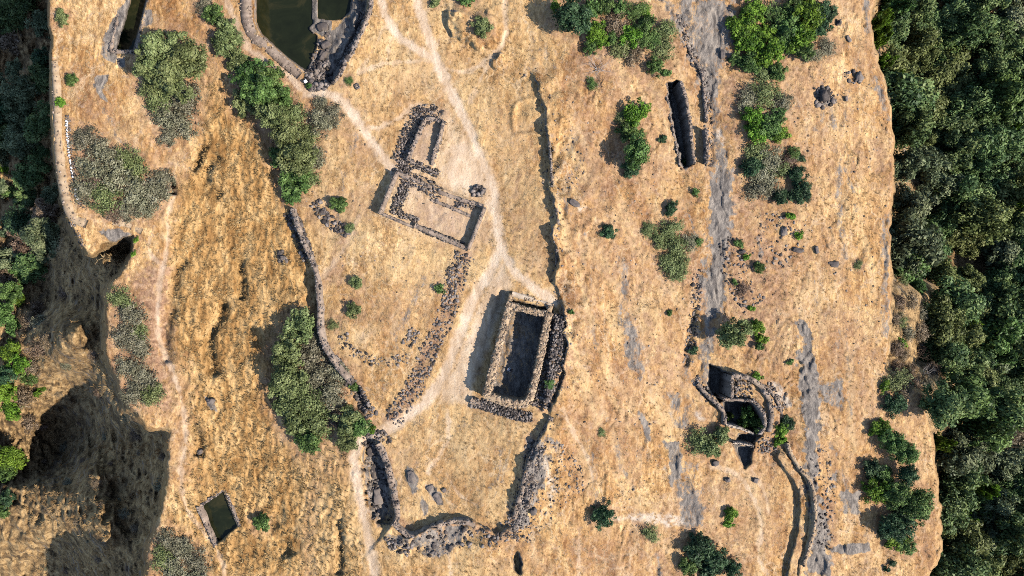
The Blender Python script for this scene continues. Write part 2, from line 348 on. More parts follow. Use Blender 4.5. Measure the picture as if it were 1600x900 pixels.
# basalt outcrops
ROCK = [([(1036,0),(1150,0),(1140,60),(1122,120),(1124,190),(1140,230),(1148,300),(1140,370),(1133,430),(1134,470),(1118,500),(1112,560),(1108,610),(1096,590),(1094,520),(1092,470),(1098,420),(1108,350),(1110,300),(1112,220),(1105,160),(1085,100),(1060,50),(1030,-10)], .70, 8, 26),
 ([(1108,280),(1146,280),(1142,340),(1131,420),(1134,470),(1116,500),(1104,490),(1110,400)], 1.12, 6, 14), ([(1085,0),(1135,0),(1128,50),(1120,90),(1100,100),(1085,50)], .82, 6, 16), ([(1104,122),(1124,122),(1122,155),(1110,150)], 1, 3, 4),
 ([(1248,500),(1268,500),(1270,560),(1278,600),(1280,680),(1275,760),(1292,820),(1300,900),(1255,900),(1268,830),(1262,760),(1258,690),(1250,600)], 1.05, 7, 18),
 ([(1275,600),(1320,590),(1318,640),(1285,630)], .6, 6, 14), ([(1312,768),(1342,768),(1345,803),(1318,805)], .8, 4, 8), ([(1310,852),(1358,847),(1362,862),(1325,868),(1290,860)], 1, 3, 5), ([(1288,740),(1310,735),(1308,755)], .6, 4, 8),
 ([(1036,690),(1062,690),(1068,740),(1048,760),(1045,720)], .9, 4, 8), ([(995,640),(1012,655),(1020,695),(1012,700)], .85, 4, 8), ([(1060,770),(1098,760),(1098,820),(1075,825),(1062,805)], .7, 6, 12), ([(1055,730),(1092,720),(1095,790),(1070,780)], .5, 8, 20),
 ([(968,480),(985,480),(1005,540),(1005,590),(985,580)], .55, 8, 16), ([(962,400),(980,395),(982,470),(966,470)], .4, 8, 16), ([(1040,610),(1085,620),(1080,680),(1055,670)], .4, 8, 18), ([(910,365),(930,370),(935,395)], .45, 5, 10),
 ([(160,60),(182,20),(200,0),(205,0),(186,78),(180,100),(165,95),(155,85)], .9, 3, 5), ([(182,90),(196,90),(196,105),(184,108)], 1, 2, 3), ([(150,118),(172,116),(160,140),(165,150),(172,162),(155,152),(148,140)], .95, 3, 5), ([(225,15),(238,15),(238,40),(224,42)], .9, 3, 4), ([(222,0),(232,0),(214,76),(208,76)], .5, 3, 4),
 ([(635,728),(650,735),(655,765),(645,772),(634,750)], .85, 3, 5), ([(660,755),(676,757),(688,770),(694,790),(684,790),(672,772)], .95, 3, 5), ([(657,775),(672,790),(665,810),(657,795)], .6, 3, 5),
 ([(480,100),(500,80),(516,50),(540,30),(552,0),(572,0),(560,60),(520,132),(485,130)], .9, 4, 6), ([(486,-20),(497,-20),(496,30),(520,32),(518,50),(505,58),(484,46)], 1, 2, 2),
 ([(670,822),(740,818),(720,850),(700,868),(665,874),(640,850)], .7, 6, 12), ([(825,690),(850,690),(860,720),(840,780),(825,820),(800,830),(812,770)], .75, 6, 16), ([(850,680),(875,690),(870,705)], .6, 5, 10),
 ([(570,690),(600,695),(614,770),(616,800),(590,830),(578,800),(572,750)], .75, 5, 10), ([(600,835),(640,840),(645,870),(620,850)], .6, 5, 10), ([(1272,140),(1295,140),(1305,160),(1290,170),(1274,165)], .7, 5, 8), ([(1378,330),(1392,330),(1390,540),(1376,520)], .5, 6, 16), ([(1366,110),(1395,190),(1388,190),(1368,140)], .6, 5, 10),
 ([(155,362),(185,356),(205,366),(198,376),(172,378)], .9, 4, 6), ([(320,620),(335,625),(340,645),(325,635)], .8, 3, 5), ([(1345,0),(1360,0),(1362,40),(1352,60)], .5, 5, 10), ([(1200,590),(1245,600),(1235,640),(1215,625)], .4, 8, 16),
 ([(880,200),(905,205),(910,250),(890,290)], .3, 8, 20), ([(815,20),(840,60),(870,110),(850,100)], .35, 8, 20)]
for poly, a, so, wo in ROCK: paint_poly(Mr, poly, a * (1.22 if a > .6 else 1.5), so, wo)
SH, TR, SM, SP = 'shrub', 'tree', 'small', 'sparse'
CLUSTERS = [
 ('in the big clump below the narrow tank', 'big clump below the narrow tank', [(262,82,34,'olive',TR),(295,98,32,'olive',TR),(240,105,30,'olive',TR),(275,125,32,'olive',TR),(250,145,28,'olive',SP),(285,155,30,'grey',SP),(255,175,28,'grey',SP),(280,190,26,'grey',SP),(262,208,20,'grey',SP),(232,135,22,'olive',SP)]),
 ('in the thicket behind the west rampart', 'grey thicket behind the west rampart', [(132,218,22,'grey',SP),(160,240,26,'grey',SP),(138,262,26,'grey',SP),(176,275,30,'grey',SP),(208,262,24,'olive',SP),(206,298,30,'grey',SP),(238,300,26,'grey',SP),(160,306,28,'olive',SP),(196,326,22,'grey',SP),(132,296,22,'grey',SP),(250,278,20,'grey',SP),(224,324,20,'grey',SP),(195,245,20,'olive',SP),(176,328,18,'brown',SP),(150,285,20,'brown',SP)]),
 ('beside the path west of the large pool', 'shrubs west of the large pool', [(333,22,17,'mid',SH),(352,42,18,'olive',SH),(350,68,22,'olive',SH),(368,92,20,'olive',SH),(318,8,14,'grey',SP),(372,62,12,'olive',SP)]),
 ('in the long thicket below the large pool', 'long thicket below the large pool', [(392,118,27,'mid',SH),(418,118,24,'mid',SH),(405,148,30,'mid',TR),(382,158,24,'olive',SH),(436,150,24,'mid',SH),(428,186,28,'olive',TR),(458,176,22,'olive',SP),(448,214,28,'olive',TR),(478,210,24,'olive',SP),(466,246,28,'olive',TR),(440,245,20,'mid',SH),(488,246,20,'grey',SP),(462,280,24,'mid',SH),(456,304,16,'mid',SH),(482,275,18,'olive',SP),(500,190,20,'grey',SP),(516,180,18,'grey',SP),(475,287,10,'bright',SM),(500,160,14,'grey',SP)]),
 ('in the thicket under the terrace wall', 'big thicket below the terrace wall', [(468,512,26,'olive',SH),(452,548,28,'olive',TR),(484,552,30,'grey',SP),(458,588,30,'olive',TR),(495,590,30,'grey',SP),(450,626,28,'olive',SH),(482,628,32,'olive',SP),(516,618,26,'grey',SP),(462,660,26,'olive',SH),(496,665,28,'olive',SP),(480,690,22,'mid',SH),(545,660,24,'olive',SH),(542,690,18,'olive',SH),(528,582,22,'grey',SP),(488,530,18,'grey',SP),(435,600,20,'olive',SH),(525,655,18,'brown',SP),(565,668,16,'mid',SH)]),
 ('on the ledge above the western ravine', 'shrubs on the ravine ledge', [(188,468,20,'olive',SP),(202,494,24,'grey',SP),(192,528,22,'grey',SP),(218,546,22,'grey',SP),(200,574,24,'grey',SP),(226,592,22,'grey',SP),(236,616,22,'olive',SP),(208,616,22,'grey',SP),(215,520,18,'olive',SP)]),
 ('at the bottom border beside the ravine', 'shrubs at the bottom beside the ravine', [(262,848,22,'grey',SP),(250,872,24,'olive',SP),(282,862,24,'grey',SP),(268,894,24,'grey',SP),(306,880,20,'grey',SP),(300,905,22,'grey',SP)]),
 ('in the thicket above the slit trench', 'mixed thicket north of the slit trench', [(897,30,30,'dark',TR),(868,10,9,'bright',SM),(926,14,18,'mid',SH),(932,48,18,'bright',SH),(946,6,16,'mid',SH),(940,62,14,'bright',SH),(962,40,22,'brown',SP),(985,56,18,'bright',SH),(1000,62,14,'mid',SH),(996,16,18,'mid',SP),(1010,40,18,'mid',SH),(1008,18,14,'bright',SP),(972,72,20,'olive',SP),(990,82,20,'brown',SP),(1036,72,22,'olive',SP),(1044,45,20,'olive',SP),(922,74,12,'mid',SH),(970,12,16,'mid',SH),(955,60,14,'mid',SH),(1024,102,15,'mid',SH),(1040,113,8,'mid',SM),(1018,60,16,'mid',SP)]),
 ('in the green clump beside the slit trench', 'green pair west of the slit trench', [(990,178,20,'bright',SH),(985,205,19,'mid',SH),(1008,170,10,'bright',SM),(992,240,27,'mid',TR),(986,262,16,'dark',SH),(972,185,14,'olive',SP)]),
 ('in the olive clump beside the rock strip', 'olive clump beside the rock strip', [(1050,325,12,'dark',SH),(1048,358,20,'olive',SP),(1056,385,24,'olive',SP),(1046,414,22,'olive',SP),(1062,425,18,'olive',SP),(1030,375,16,'olive',SP),(1078,378,14,'grey',SP),(1014,358,12,'olive',SP),(1090,378,8,'mid',SM),(1065,405,18,'olive',SP)]),
 ('in the lush thicket by the rock strip', 'lush thicket by the upper rock strip', [(1160,40,22,'bright',SH),(1178,14,20,'bright',SH),(1172,64,22,'bright',SH),(1196,52,20,'bright',SH),(1206,82,24,'bright',SH),(1172,98,18,'mid',SH),(1150,92,12,'mid',SH),(1212,20,24,'mid',SP),(1232,42,24,'mid',SH),(1252,58,24,'bright',SH),(1262,22,26,'bright',SH),(1284,16,20,'dark',SH),(1296,22,14,'dark',SH),(1284,44,16,'dark',SH),(1240,12,20,'mid',SH),(1258,80,18,'mid',SH),(1216,112,16,'mid',SH),(1196,112,18,'olive',SP),(1270,84,16,'grey',SP),(1294,72,15,'grey',SP),(1222,68,18,'mid',SP),(1190,90,16,'bright',SH)]),
 ('in the thicket east of the rock strip', 'narrow thicket east of the rock strip', [(1170,152,20,'grey',SP),(1196,146,24,'olive',SP),(1224,160,18,'grey',SP),(1178,182,18,'bright',SH),(1184,206,18,'bright',SH),(1214,184,16,'mid',SH),(1218,208,16,'bright',SH),(1202,196,18,'mid',SH),(1186,238,22,'olive',SP),(1206,248,22,'grey',SP),(1178,262,20,'dark',SH),(1200,280,26,'grey',SP),(1216,262,20,'olive',SP),(1188,296,22,'grey',SP),(1240,238,10,'mid',SH),(1250,246,8,'dark',SM),(1246,272,17,'dark',SH),(1252,300,20,'dark',SH),(1222,308,14,'dark',SH),(1238,337,9,'bright',SM),(1232,252,16,'brown',SP)]),
 ('on the bank east of the rock strip', 'bushes on the bank east of the rock strip', [(1155,380,8,'mid',SM),(1168,401,7,'bright',SM),(1186,418,11,'mid',SH),(1250,367,8,'bright',SM),(1142,520,27,'olive',TR),(1184,512,13,'bright',SH),(1190,530,10,'bright',SM),(1187,541,8,'mid',SM),(1174,482,6,'bright',SM),(1148,440,6,'mid',SM),(1162,452,14,'brown',SP),(1342,414,8,'olive',SP),(1236,566,6,'mid',SM),(1185,589,8,'bright',SM)]),
 ('around the ruined gatehouse', 'bushes around the gatehouse', [(1098,692,24,'olive',SP),(1110,700,20,'olive',SH),(1126,682,18,'olive',SH),(1168,648,12,'mid',SH),(1182,661,14,'mid',SH),(1162,662,10,'mid',SH),(1142,651,9,'mid',SM),(1230,662,15,'dark',SH),(1222,672,12,'bright',SH),(1224,688,9,'bright',SM),(1214,692,6,'bright',SM)]),
 ('on the slope below the gatehouse', 'bushes below the gatehouse', [(1143,805,12,'bright',SH),(1140,820,8,'bright',SM),(1095,862,26,'dark',SH),(1120,876,24,'dark',SH),(1076,888,18,'mid',SH),(1146,890,18,'dark',SH),(1110,895,20,'dark',SH)]),
 ('in the grove at the lower east edge', 'grove at the lower east edge', [(1377,672,18,'bright',SH),(1392,690,20,'mid',TR),(1408,706,22,'mid',TR),(1366,734,20,'dark',SH),(1384,745,18,'mid',SH),(1372,768,22,'bright',SH),(1396,772,22,'mid',TR),(1416,740,20,'dark',TR),(1428,782,26,'mid',TR),(1412,806,20,'dark',SH),(1396,820,22,'dark',TR),(1402,844,18,'bright',SH),(1418,852,16,'mid',SH),(1434,802,18,'mid',SH),(1384,830,14,'dark',SH),(1400,632,17,'dark',SH),(1402,598,22,'olive',SP),(1384,606,10,'bright',SM),(1395,882,6,'dark',SM),(1386,890,6,'dark',SM)]),
 ('on the east cliff edge', 'bushes on the east cliff edge', [(1370,40,13,'bright',SH),(1374,58,11,'bright',SH),(1378,98,11,'bright',SH),(1392,124,10,'bright',SH)]),
 ('standing alone on the central terrace', 'bushes on the central terrace', [(528,319,14,'mid',SH),(546,356,9,'olive',SP),(556,442,11,'olive',SH),(552,484,13,'olive',SH),(520,508,10,'olive',SP),(688,452,8,'mid',SM),(555,604,10,'mid',SM),(581,672,8,'bright',SM),(545,126,7,'mid',SP),(482,134,6,'mid',SM)]),
 ('standing alone in the open grass', 'bushes in the open grass', [(408,818,14,'mid',SH),(942,808,19,'dark',SH),(952,362,12,'dark',SH),(1037,217,7,'dark',SM),(1088,301,8,'mid',SM),(752,40,15,'olive',SH),(728,-2,14,'mid',SH),(680,2,10,'olive',SM),(95,28,14,'olive',SH),(111,125,10,'mid',SH),(93,160,9,'bright',SH),(212,374,5,'bright',SM),(208,396,5,'bright',SM),(1046,489,6,'mid',SM),(892,487,6,'mid',SM),(860,600,8,'mid',SP),(1070,253,8,'mid',SP),(1085,548,8,'dark',SM),(940,675,8,'olive',SP),(1018,835,14,'olive',SP),(925,130,10,'mid',SP)]),
]
# wash streaks: pale flattened grass, bare brown soil and thin rock running down the flanks
rs_ = random.Random(77)
for k in range(150):
    zone_ = rs_.random()
    if zone_ < .5: u_, v_, du = rs_.uniform(875, 1085), rs_.uniform(-20, 860), .38
    elif zone_ < .82: u_, v_, du = rs_.uniform(1150, 1375), rs_.uniform(0, 860), .12
    elif zone_ < .92: u_, v_, du = rs_.uniform(480, 840), rs_.uniform(120, 780), -.25
    else: u_, v_, du = rs_.uniform(110, 330), rs_.uniform(10, 330), .2
    L_ = rs_.uniform(35, 170); a_ = du + rs_.gauss(0, .16); pts_ = [(u_ + a_ * t * L_ + rs_.gauss(0, 4), v_ + t * L_) for t in (0, .33, .66, 1)]
    q_ = rs_.random(); w_ = rs_.uniform(2, 9)
    if q_ < .42: paint_line(Mw, pts_, w_, rs_.uniform(.4, .95), .8, 9)
    elif q_ < .80: paint_line(Ms, pts_, w_ * 1.4, rs_.uniform(.4, .9), .8, 12)
    else: paint_line(Mr, pts_, w_ * .8, rs_.uniform(.35, .62), .8, 10)
Ms = np.maximum(Ms, sstep(868, 900, U) * np.clip(.12 + 1.2 * (fbm(xm / 5, ym / 8, 4, 85) - .40), 0, .6))
Mw = np.maximum(Mw, sstep(878, 860, U) * sstep(470, 500, U) * np.clip(.30 + 1.2 * (fbm(xm / 6, ym / 6, 4, 86) - .45), 0, .7))
# leaf litter and bare soil under the scrub
for _pl, _g, _it in CLUSTERS:
    for u_, v_, r_, m_, f_ in _it:
        sl = box_idx([(u_, v_)], r_ * 2.2 + 6); dd = np.hypot(U[sl] - u_, V[sl] - v_) + WOB[sl] * 16 + WOB2[sl] * 10
        Ms[sl] = np.maximum(Ms[sl], .75 * sstep(r_ * 1.9 + 3, r_ * .8, dd))
# coarse tussock area on the western slope
COARSE = [(330,120),(440,230),(452,330),(490,430),(495,540),(440,520),(430,690),(545,700),(550,760),(565,900),(230,910),(300,720),(275,560),(262,460),(275,330),(310,230)]
paint_poly(Mc, COARSE, 1, 16, 24)
for _q in (SLIT, PIT_A, PIT_B, PIT_C, PIT_D): paint_poly(Mr, _q, 1.6, 2, 1)  # rock colour darkens trench and chamber floors, painting in their deep shade
for _q in ([(1118,198),(1128,203),(1136,226),(1128,226),(1116,212)], [(1206,596),(1222,604),(1236,632),(1226,634),(1212,616)], [(960,810),(1000,802),(1060,806),(1075,818),(1060,822),(1000,815)], [(895,318),(915,325),(905,332)], [(1085,640),(1100,655),(1092,665)], [(850,715),(870,760),(860,790)]): paint_poly(Ml, _q, .8, 4, 8)
Mp *= (1 - VALLEY); Ms *= (1 - VALLEY); Mr *= (1 - VALLEY); Mc *= (1 - VALLEY)
# rock shows on the steep faces
gy, gx = np.gradient(Hh, GV / 10.0, GU / 10.0)
steep = sstep(1.3, 2.4, np.hypot(gx, gy)) * (1 - VALLEY) * (1 - Mc) * sstep(8, 20, dw) * sstep(8, 20, de)
Mr = np.maximum(Mr, steep * .75)
Mr = np.maximum(Mr, VALLEY * .42 * sstep(2.2, 5, np.hypot(gx, gy)))

# ------------------------------------------------------------------ fine relief
cx = xm + (fbm(xm / 2, ym / 2, 2, 71) - .5) * 1.5
tuss = 1 - np.abs(fbm(cx / .72, ym / 1.9 + .5 * cx / 3.0, 3, 72) - .5) * 3.2
tuss = np.clip(tuss, 0, 1) ** 1.4
Hh += Mc * (.42 * tuss + .30 * (fbm(cx / .6, ym / 1.2, 2, 74) - .5) + .55 * (fbm(cx / 2.4, ym / 5, 2, 75) - .5) - .15)
Hh += (1 - Mc) * (1 - VALLEY) * (1 - Mp * .8) * (0.22 * (fbm((xm + ym * .35) / .7, ym / 1.3, 3, 76) - .5) + .42 * (fbm(xm / 2.6, ym / 3.4, 3, 77) - .5))
qq = fbm((xm + .3 * ym) / 5, ym / 9, 5, 81) * 9 + xm / 14; fq = qq - np.floor(qq)
ledge = sstep(.42, .52, fq) - fq
zone = np.clip(sstep(870, 900, U) * .9 + sstep(330, 250, U) * .5 + .22, 0, 1) * (1 - Mc) * (1 - VALLEY) * (1 - np.clip(Mp, 0, 1)) * sstep(.38, .55, fbm(xm / 6, ym / 6, 2, 83))
zone *= 1 - sstep(4, -2, np.where(inside(U, V, [(590,160),(900,160),(900,690),(590,690)]), -1, 99))
zone *= sstep(.50, .62, fbm(xm / 2.5, ym / 4, 3, 84))
Hh += zone * .30 * ledge
Hh += np.clip(Mr, 0, 1) * (.26 * (fbm(xm / 1.3, ym / 1.3, 3, 78) - .5) + .30 * (sstep(.47, .53, fbm(xm / 1.6, ym / 3.2, 3, 80)) - .5))
Hh += VALLEY * 0.8 * (fbm(xm / .8, ym / .8, 3, 79) - .5)
Hh -= Mp * .08

def hs(u, v, F=None):
    """sample the relief (or a mask) at survey coordinates"""
    F = Hh if F is None else F
    u = np.asarray(u, float); v = np.asarray(v, float)
    fu = np.interp(u, GU, np.arange(NU)); fv = np.interp(v, GV, np.arange(NV))
    i = np.clip(fu.astype(int), 0, NU - 2); j = np.clip(fv.astype(int), 0, NV - 2); a = fu - i; b = fv - j
    return (F[j, i] * (1 - a) + F[j, i + 1] * a) * (1 - b) + (F[j + 1, i] * (1 - a) + F[j + 1, i + 1] * a) * b

def ground_xy(x, y):
    """height of the ground under a plan position"""
    z = 0.0
    for _ in range(14):
        s = (CAM_H - z) / CAM_H / 10.0
        z = .5 * z + .5 * float(hs(x / s + 800, 450 - y / s))
    return z

# ------------------------------------------------------------------ materials
def nodes(name):
    m = bpy.data.materials.new(name); m.use_nodes = True
    nt = m.node_tree; nt.nodes.clear()
    out = nt.nodes.new('ShaderNodeOutputMaterial')
    return m, nt, out
class N:
    def __init__(self, nt): self.nt = nt
    def new(self, t, **kw):
        n = self.nt.nodes.new(t)
        for k, v in kw.items(): setattr(n, k, v)
        return n
    def link(self, a, b): self.nt.links.new(a, b)
    def noise(self, vec, scale, detail=4, rough=.6, dist=0):
        n = self.new('ShaderNodeTexNoise'); n.inputs['Scale'].default_value = scale; n.inputs['Detail'].default_value = detail
        n.inputs['Roughness'].default_value = rough; n.inputs['Distortion'].default_value = dist
        if vec is not None: self.link(vec, n.inputs['Vector'])
        return n.outputs['Fac']
    def ramp(self, fac, stops):
        r = self.new('ShaderNodeValToRGB'); e = r.color_ramp.elements
        while len(e) < len(stops): e.new(.5)
        for k, (p, c) in enumerate(stops):
            e[k].position = p; e[k].color = (*c, 1) if len(c) == 3 else c
        self.link(fac, r.inputs[0]); return r.outputs[0]
    def mix(self, fac, a, b, mode='MIX'):
        m = self.new('ShaderNodeMix', data_type='RGBA', blend_type=mode)
        for s, x in ((m.inputs[0], fac), (m.inputs[6], a), (m.inputs[7], b)):
            if hasattr(x, 'links'): self.link(x, s)
            elif isinstance(x, (int, float)): s.default_value = x
            else: s.default_value = (*x, 1)
        return m.outputs[2]
    def math(self, op, a, b=0.0, clamp=False):
        m = self.new('ShaderNodeMath', operation=op); m.use_clamp = clamp
        for s, x in ((m.inputs[0], a), (m.inputs[1], b)):
            if hasattr(x, 'links'): self.link(x, s)
            else: s.default_value = x
        return m.outputs[0]
    def bump(self, h, strength, dist=.1):
        b = self.new('ShaderNodeBump'); b.inputs['Strength'].default_value = strength; b.inputs['Distance'].default_value = dist
        self.link(h, b.inputs['Height']); return b.outputs[0]
    def bsdf(self, col, out, rough=.9, normal=None, spec=.15):
        p = self.new('ShaderNodeBsdfPrincipled'); p.inputs['Roughness'].default_value = rough; p.inputs['Specular IOR Level'].default_value = spec
        if hasattr(col, 'links'): self.link(col, p.inputs['Base Color'])
        else: p.inputs['Base Color'].default_value = (*col, 1)
        if normal is not None: self.link(normal, p.inputs['Normal'])
        self.link(p.outputs[0], out.inputs[0]); return p

def mat_ground():
    m, nt, out = nodes('dry_plateau_ground'); n = N(nt)
    co = n.new('ShaderNodeTexCoord').outputs['Object']
    at = n.new('ShaderNodeAttribute', attribute_name='cover'); sep = n.new('ShaderNodeSeparateColor'); n.link(at.outputs['Color'], sep.inputs[0])
    path, rock, soil = sep.outputs[0], sep.outputs[1], sep.outputs[2]
    at2 = n.new('ShaderNodeAttribute', attribute_name='cover2'); sep2 = n.new('ShaderNodeSeparateColor'); n.link(at2.outputs['Color'], sep2.inputs[0])
    coarse, valley, lime = sep2.outputs[0], sep2.outputs[1], sep2.outputs[2]
    mp = n.new('ShaderNodeMapping'); mp.inputs['Rotation'].default_value = (0, 0, .35); mp.inputs['Scale'].default_value = (1, .38, 1); n.link(co, mp.inputs['Vector']); st = mp.outputs[0]
    big = n.noise(co, .07, 5, .6, .6); mid = n.noise(st, .55, 6, .68, .5); fine = n.noise(co, 3.2, 4, .7); vfine = n.noise(co, 9, 3, .7)
    strk = n.noise(st, 1.5, 6, .72, .8)
    g = n.ramp(mid, [(.38, (.25, .135, .062)), (.46, (.40, .235, .105)), (.53, (.53, .345, .165)), (.62, (.66, .48, .27))])
    g2 = n.ramp(big, [(.40, (.31, .165, .075)), (.5, (.47, .285, .13)), (.60, (.62, .44, .24))])
    grass = n.mix(.5, g, g2)
    sk = n.ramp(strk, [(.39, (.50, .42, .38)), (.48, (.90, .87, .84)), (.58, (1.2, 1.21, 1.24))])
    grass = n.mix(.85, grass, sk, 'MULTIPLY')
    gc = n.ramp(mid, [(.38, (.27, .15, .06)), (.5, (.44, .27, .118)), (.61, (.56, .38, .19))])
    grass = n.mix(coarse, grass, gc)
    wr = n.new('ShaderNodeTexVoronoi'); wr.feature = 'DISTANCE_TO_EDGE'; wr.inputs['Scale'].default_value = .28; wr.inputs['Randomness'].default_value = 1
    wv = n.new('ShaderNodeMix', data_type='VECTOR'); wv.inputs[0].default_value = .12; n.link(st, wv.inputs[4]); nz = n.new('ShaderNodeTexNoise'); nz.inputs['Scale'].default_value = .6; nz.inputs['Detail'].default_value = 5; n.link(co, nz.inputs['Vector'])
    ad = n.new('ShaderNodeVectorMath', operation='MULTIPLY_ADD'); n.link(nz.outputs['Color'], ad.inputs[0]); ad.inputs[1].default_value = (3.2, 3.2, 0); n.link(st, ad.inputs[2]); n.link(ad.outputs[0], wr.inputs['Vector'])
    rill = n.ramp(wr.outputs['Distance'], [(.0, (1, 1, 1)), (.06, (0, 0, 0))])
    rill = n.math('MULTIPLY', rill, n.ramp(n.noise(co, .2, 3, .5), [(.42, (0, 0, 0)), (.58, (.55, .55, .55))]))
    grass = n.mix(n.math('MULTIPLY', rill, n.math('SUBTRACT', 1.0, coarse)), grass, (.66, .52, .37))
    fr = n.ramp(fine, [(.38, (.60, .55, .50)), (.5, (.97, .97, .97)), (.62, (1.22, 1.22, 1.22))])
    grass = n.mix(.55, grass, fr, 'MULTIPLY')
    grass = n.mix(.5, grass, n.ramp(n.noise(st, 6.5, 4, .75, .4), [(.40, (.62, .57, .52)), (.5, (1, 1, 1)), (.60, (1.2, 1.2, 1.2))]), 'MULTIPLY')
    fl = n.ramp(n.noise(co, 1.1, 7, .78, .4), [(.54, (0, 0, 0)), (.63, (1, 1, 1))])
    grass = n.mix(n.math('MULTIPLY', n.math('MULTIPLY', fl, .45), n.math('SUBTRACT', 1.0, coarse)), grass, (.36, .30, .275))
    grass = n.mix(n.math('MULTIPLY', at.outputs['Alpha'], n.ramp(n.noise(st, 2.0, 5, .7), [(.40, (.3, .3, .3)), (.54, (1, 1, 1))])), grass, (.63, .455, .255))
    so = n.ramp(n.noise(co, 1.3, 6, .72, .4), [(.38, (.165, .098, .068)), (.5, (.32, .195, .13)), (.62, (.47, .315, .215))])
    col = n.mix(n.math('MULTIPLY', soil, n.ramp(n.noise(co, .9, 5, .7), [(.40, (.35, .35, .35)), (.52, (1, 1, 1))])), grass, so)
    va = n.ramp(n.noise(co, .35, 7, .72, .6), [(.38, (.11, .078, .05)), (.49, (.27, .18, .095)), (.60, (.47, .33, .18))])
    va = n.mix(.8, va, fr, 'MULTIPLY')
    col = n.mix(valley, col, va)
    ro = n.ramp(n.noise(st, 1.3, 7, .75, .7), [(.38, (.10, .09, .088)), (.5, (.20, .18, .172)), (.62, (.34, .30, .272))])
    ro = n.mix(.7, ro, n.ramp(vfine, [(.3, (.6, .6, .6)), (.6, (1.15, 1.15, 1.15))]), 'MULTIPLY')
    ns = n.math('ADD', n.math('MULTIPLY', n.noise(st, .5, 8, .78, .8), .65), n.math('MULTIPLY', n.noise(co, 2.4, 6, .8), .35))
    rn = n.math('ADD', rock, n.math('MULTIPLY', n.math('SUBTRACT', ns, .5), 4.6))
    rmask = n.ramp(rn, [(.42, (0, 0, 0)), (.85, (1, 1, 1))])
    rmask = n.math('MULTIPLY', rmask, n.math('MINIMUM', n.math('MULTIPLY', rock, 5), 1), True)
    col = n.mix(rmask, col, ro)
    col = n.mix(n.math('MULTIPLY', lime, n.ramp(n.noise(co, 1.5, 6, .75), [(.38, (0, 0, 0)), (.55, (1, 1, 1))])), col, (.60, .53, .47))
    pa = n.ramp(mid, [(.38, (.47, .35, .255)), (.5, (.59, .46, .355)), (.62, (.69, .575, .47))])
    col = n.mix(n.math('MULTIPLY', path, n.ramp(fine, [(.3, (.65, .65, .65)), (.55, (1, 1, 1))])), col, pa)
    col = n.mix(1.0, col, (1.03, .985, .90), 'MULTIPLY')
    hgt = n.math('ADD', n.math('MULTIPLY', fine, .7), n.math('MULTIPLY', vfine, .3))
    n.bsdf(col, out, .95, n.bump(hgt, .9, .22), .05)
    return m

def mat_stone(name, dark, mid_, light, scale=2.2):
    m, nt, out = nodes(name); n = N(nt)
    co = n.new('ShaderNodeTexCoord').outputs['Object']
    t = n.new('ShaderNodeAttribute', attribute_name='tone').outputs['Fac']
    f = n.math('ADD', n.math('MULTIPLY', t, .65), n.math('MULTIPLY', n.noise(co, scale, 5, .7), .5))
    col = n.ramp(f, [(.28, dark), (.55, mid_), (.85, light)])
    lich = n.ramp(n.noise(co, .8, 5, .7), [(.55, (0, 0, 0)), (.68, (1, 1, 1))])
    col = n.mix(n.math('MULTIPLY', lich, .35), col, (.36, .27, .17))
    n.bsdf(col, out, .9, n.bump(n.noise(co, 7, 4, .7), .6, .08), .1)
    return m

def mat_leaf(name, a, b, c, transl=.25, var=.12):
    m, nt, out = nodes(name); n = N(nt)
    t = n.new('ShaderNodeAttribute', attribute_name='tone').outputs['Fac']
    oi = n.new('ShaderNodeObjectInfo')
    col = n.ramp(t, [(.1, a), (.5, b), (.95, c)])
    hs_ = n.new('ShaderNodeHueSaturation')
    n.link(n.math('ADD', .5 - var * .12, n.math('MULTIPLY', oi.outputs['Random'], var * .24)), hs_.inputs['Hue'])
    n.link(n.math('ADD', 1 - var, n.math('MULTIPLY', oi.outputs['Random'], var * 2)), hs_.inputs['Value'])
    n.link(col, hs_.inputs['Color'])
    p = n.new('ShaderNodeBsdfPrincipled'); p.inputs['Roughness'].default_value = .55; p.inputs['Specular IOR Level'].default_value = .25
    n.link(hs_.outputs[0], p.inputs['Base Color'])
    tr = n.new('ShaderNodeBsdfTranslucent'); n.link(hs_.outputs[0], tr.inputs[0])
    ms = n.new('ShaderNodeMixShader'); ms.inputs[0].default_value = transl
    n.link(p.outputs[0], ms.inputs[1]); n.link(tr.outputs[0], ms.inputs[2]); n.link(ms.outputs[0], out.inputs[0])
    return m

def mat_plain(name, col, rough=.8):
    m, nt, out = nodes(name); n = N(nt)
    co = n.new('ShaderNodeTexCoord').outputs['Object']
    f = n.noise(co, 6, 4, .6)
    c = n.ramp(f, [(.3, tuple(x * .78 for x in col)), (.7, tuple(min(1, x * 1.12) for x in col))])
    n.bsdf(c, out, rough); return m

def mat_straw(name, a, b, c):
    m, nt, out = nodes(name); n = N(nt)
    t = n.new('ShaderNodeAttribute', attribute_name='tone', attribute_type='INSTANCER').outputs['Fac']
    col = n.ramp(t, [(.05, a), (.5, b), (.95, c)])
    p = n.new('ShaderNodeBsdfPrincipled'); p.inputs['Roughness'].default_value = .7; p.inputs['Specular IOR Level'].default_value = .15
    n.link(col, p.inputs['Base Color'])
    tr = n.new('ShaderNodeBsdfTranslucent'); n.link(col, tr.inputs[0])
    ms = n.new('ShaderNodeMixShader'); ms.inputs[0].default_value = .3
    n.link(p.outputs[0], ms.inputs[1]); n.link(tr.outputs[0], ms.inputs[2]); n.link(ms.outputs[0], out.inputs[0])
    return m

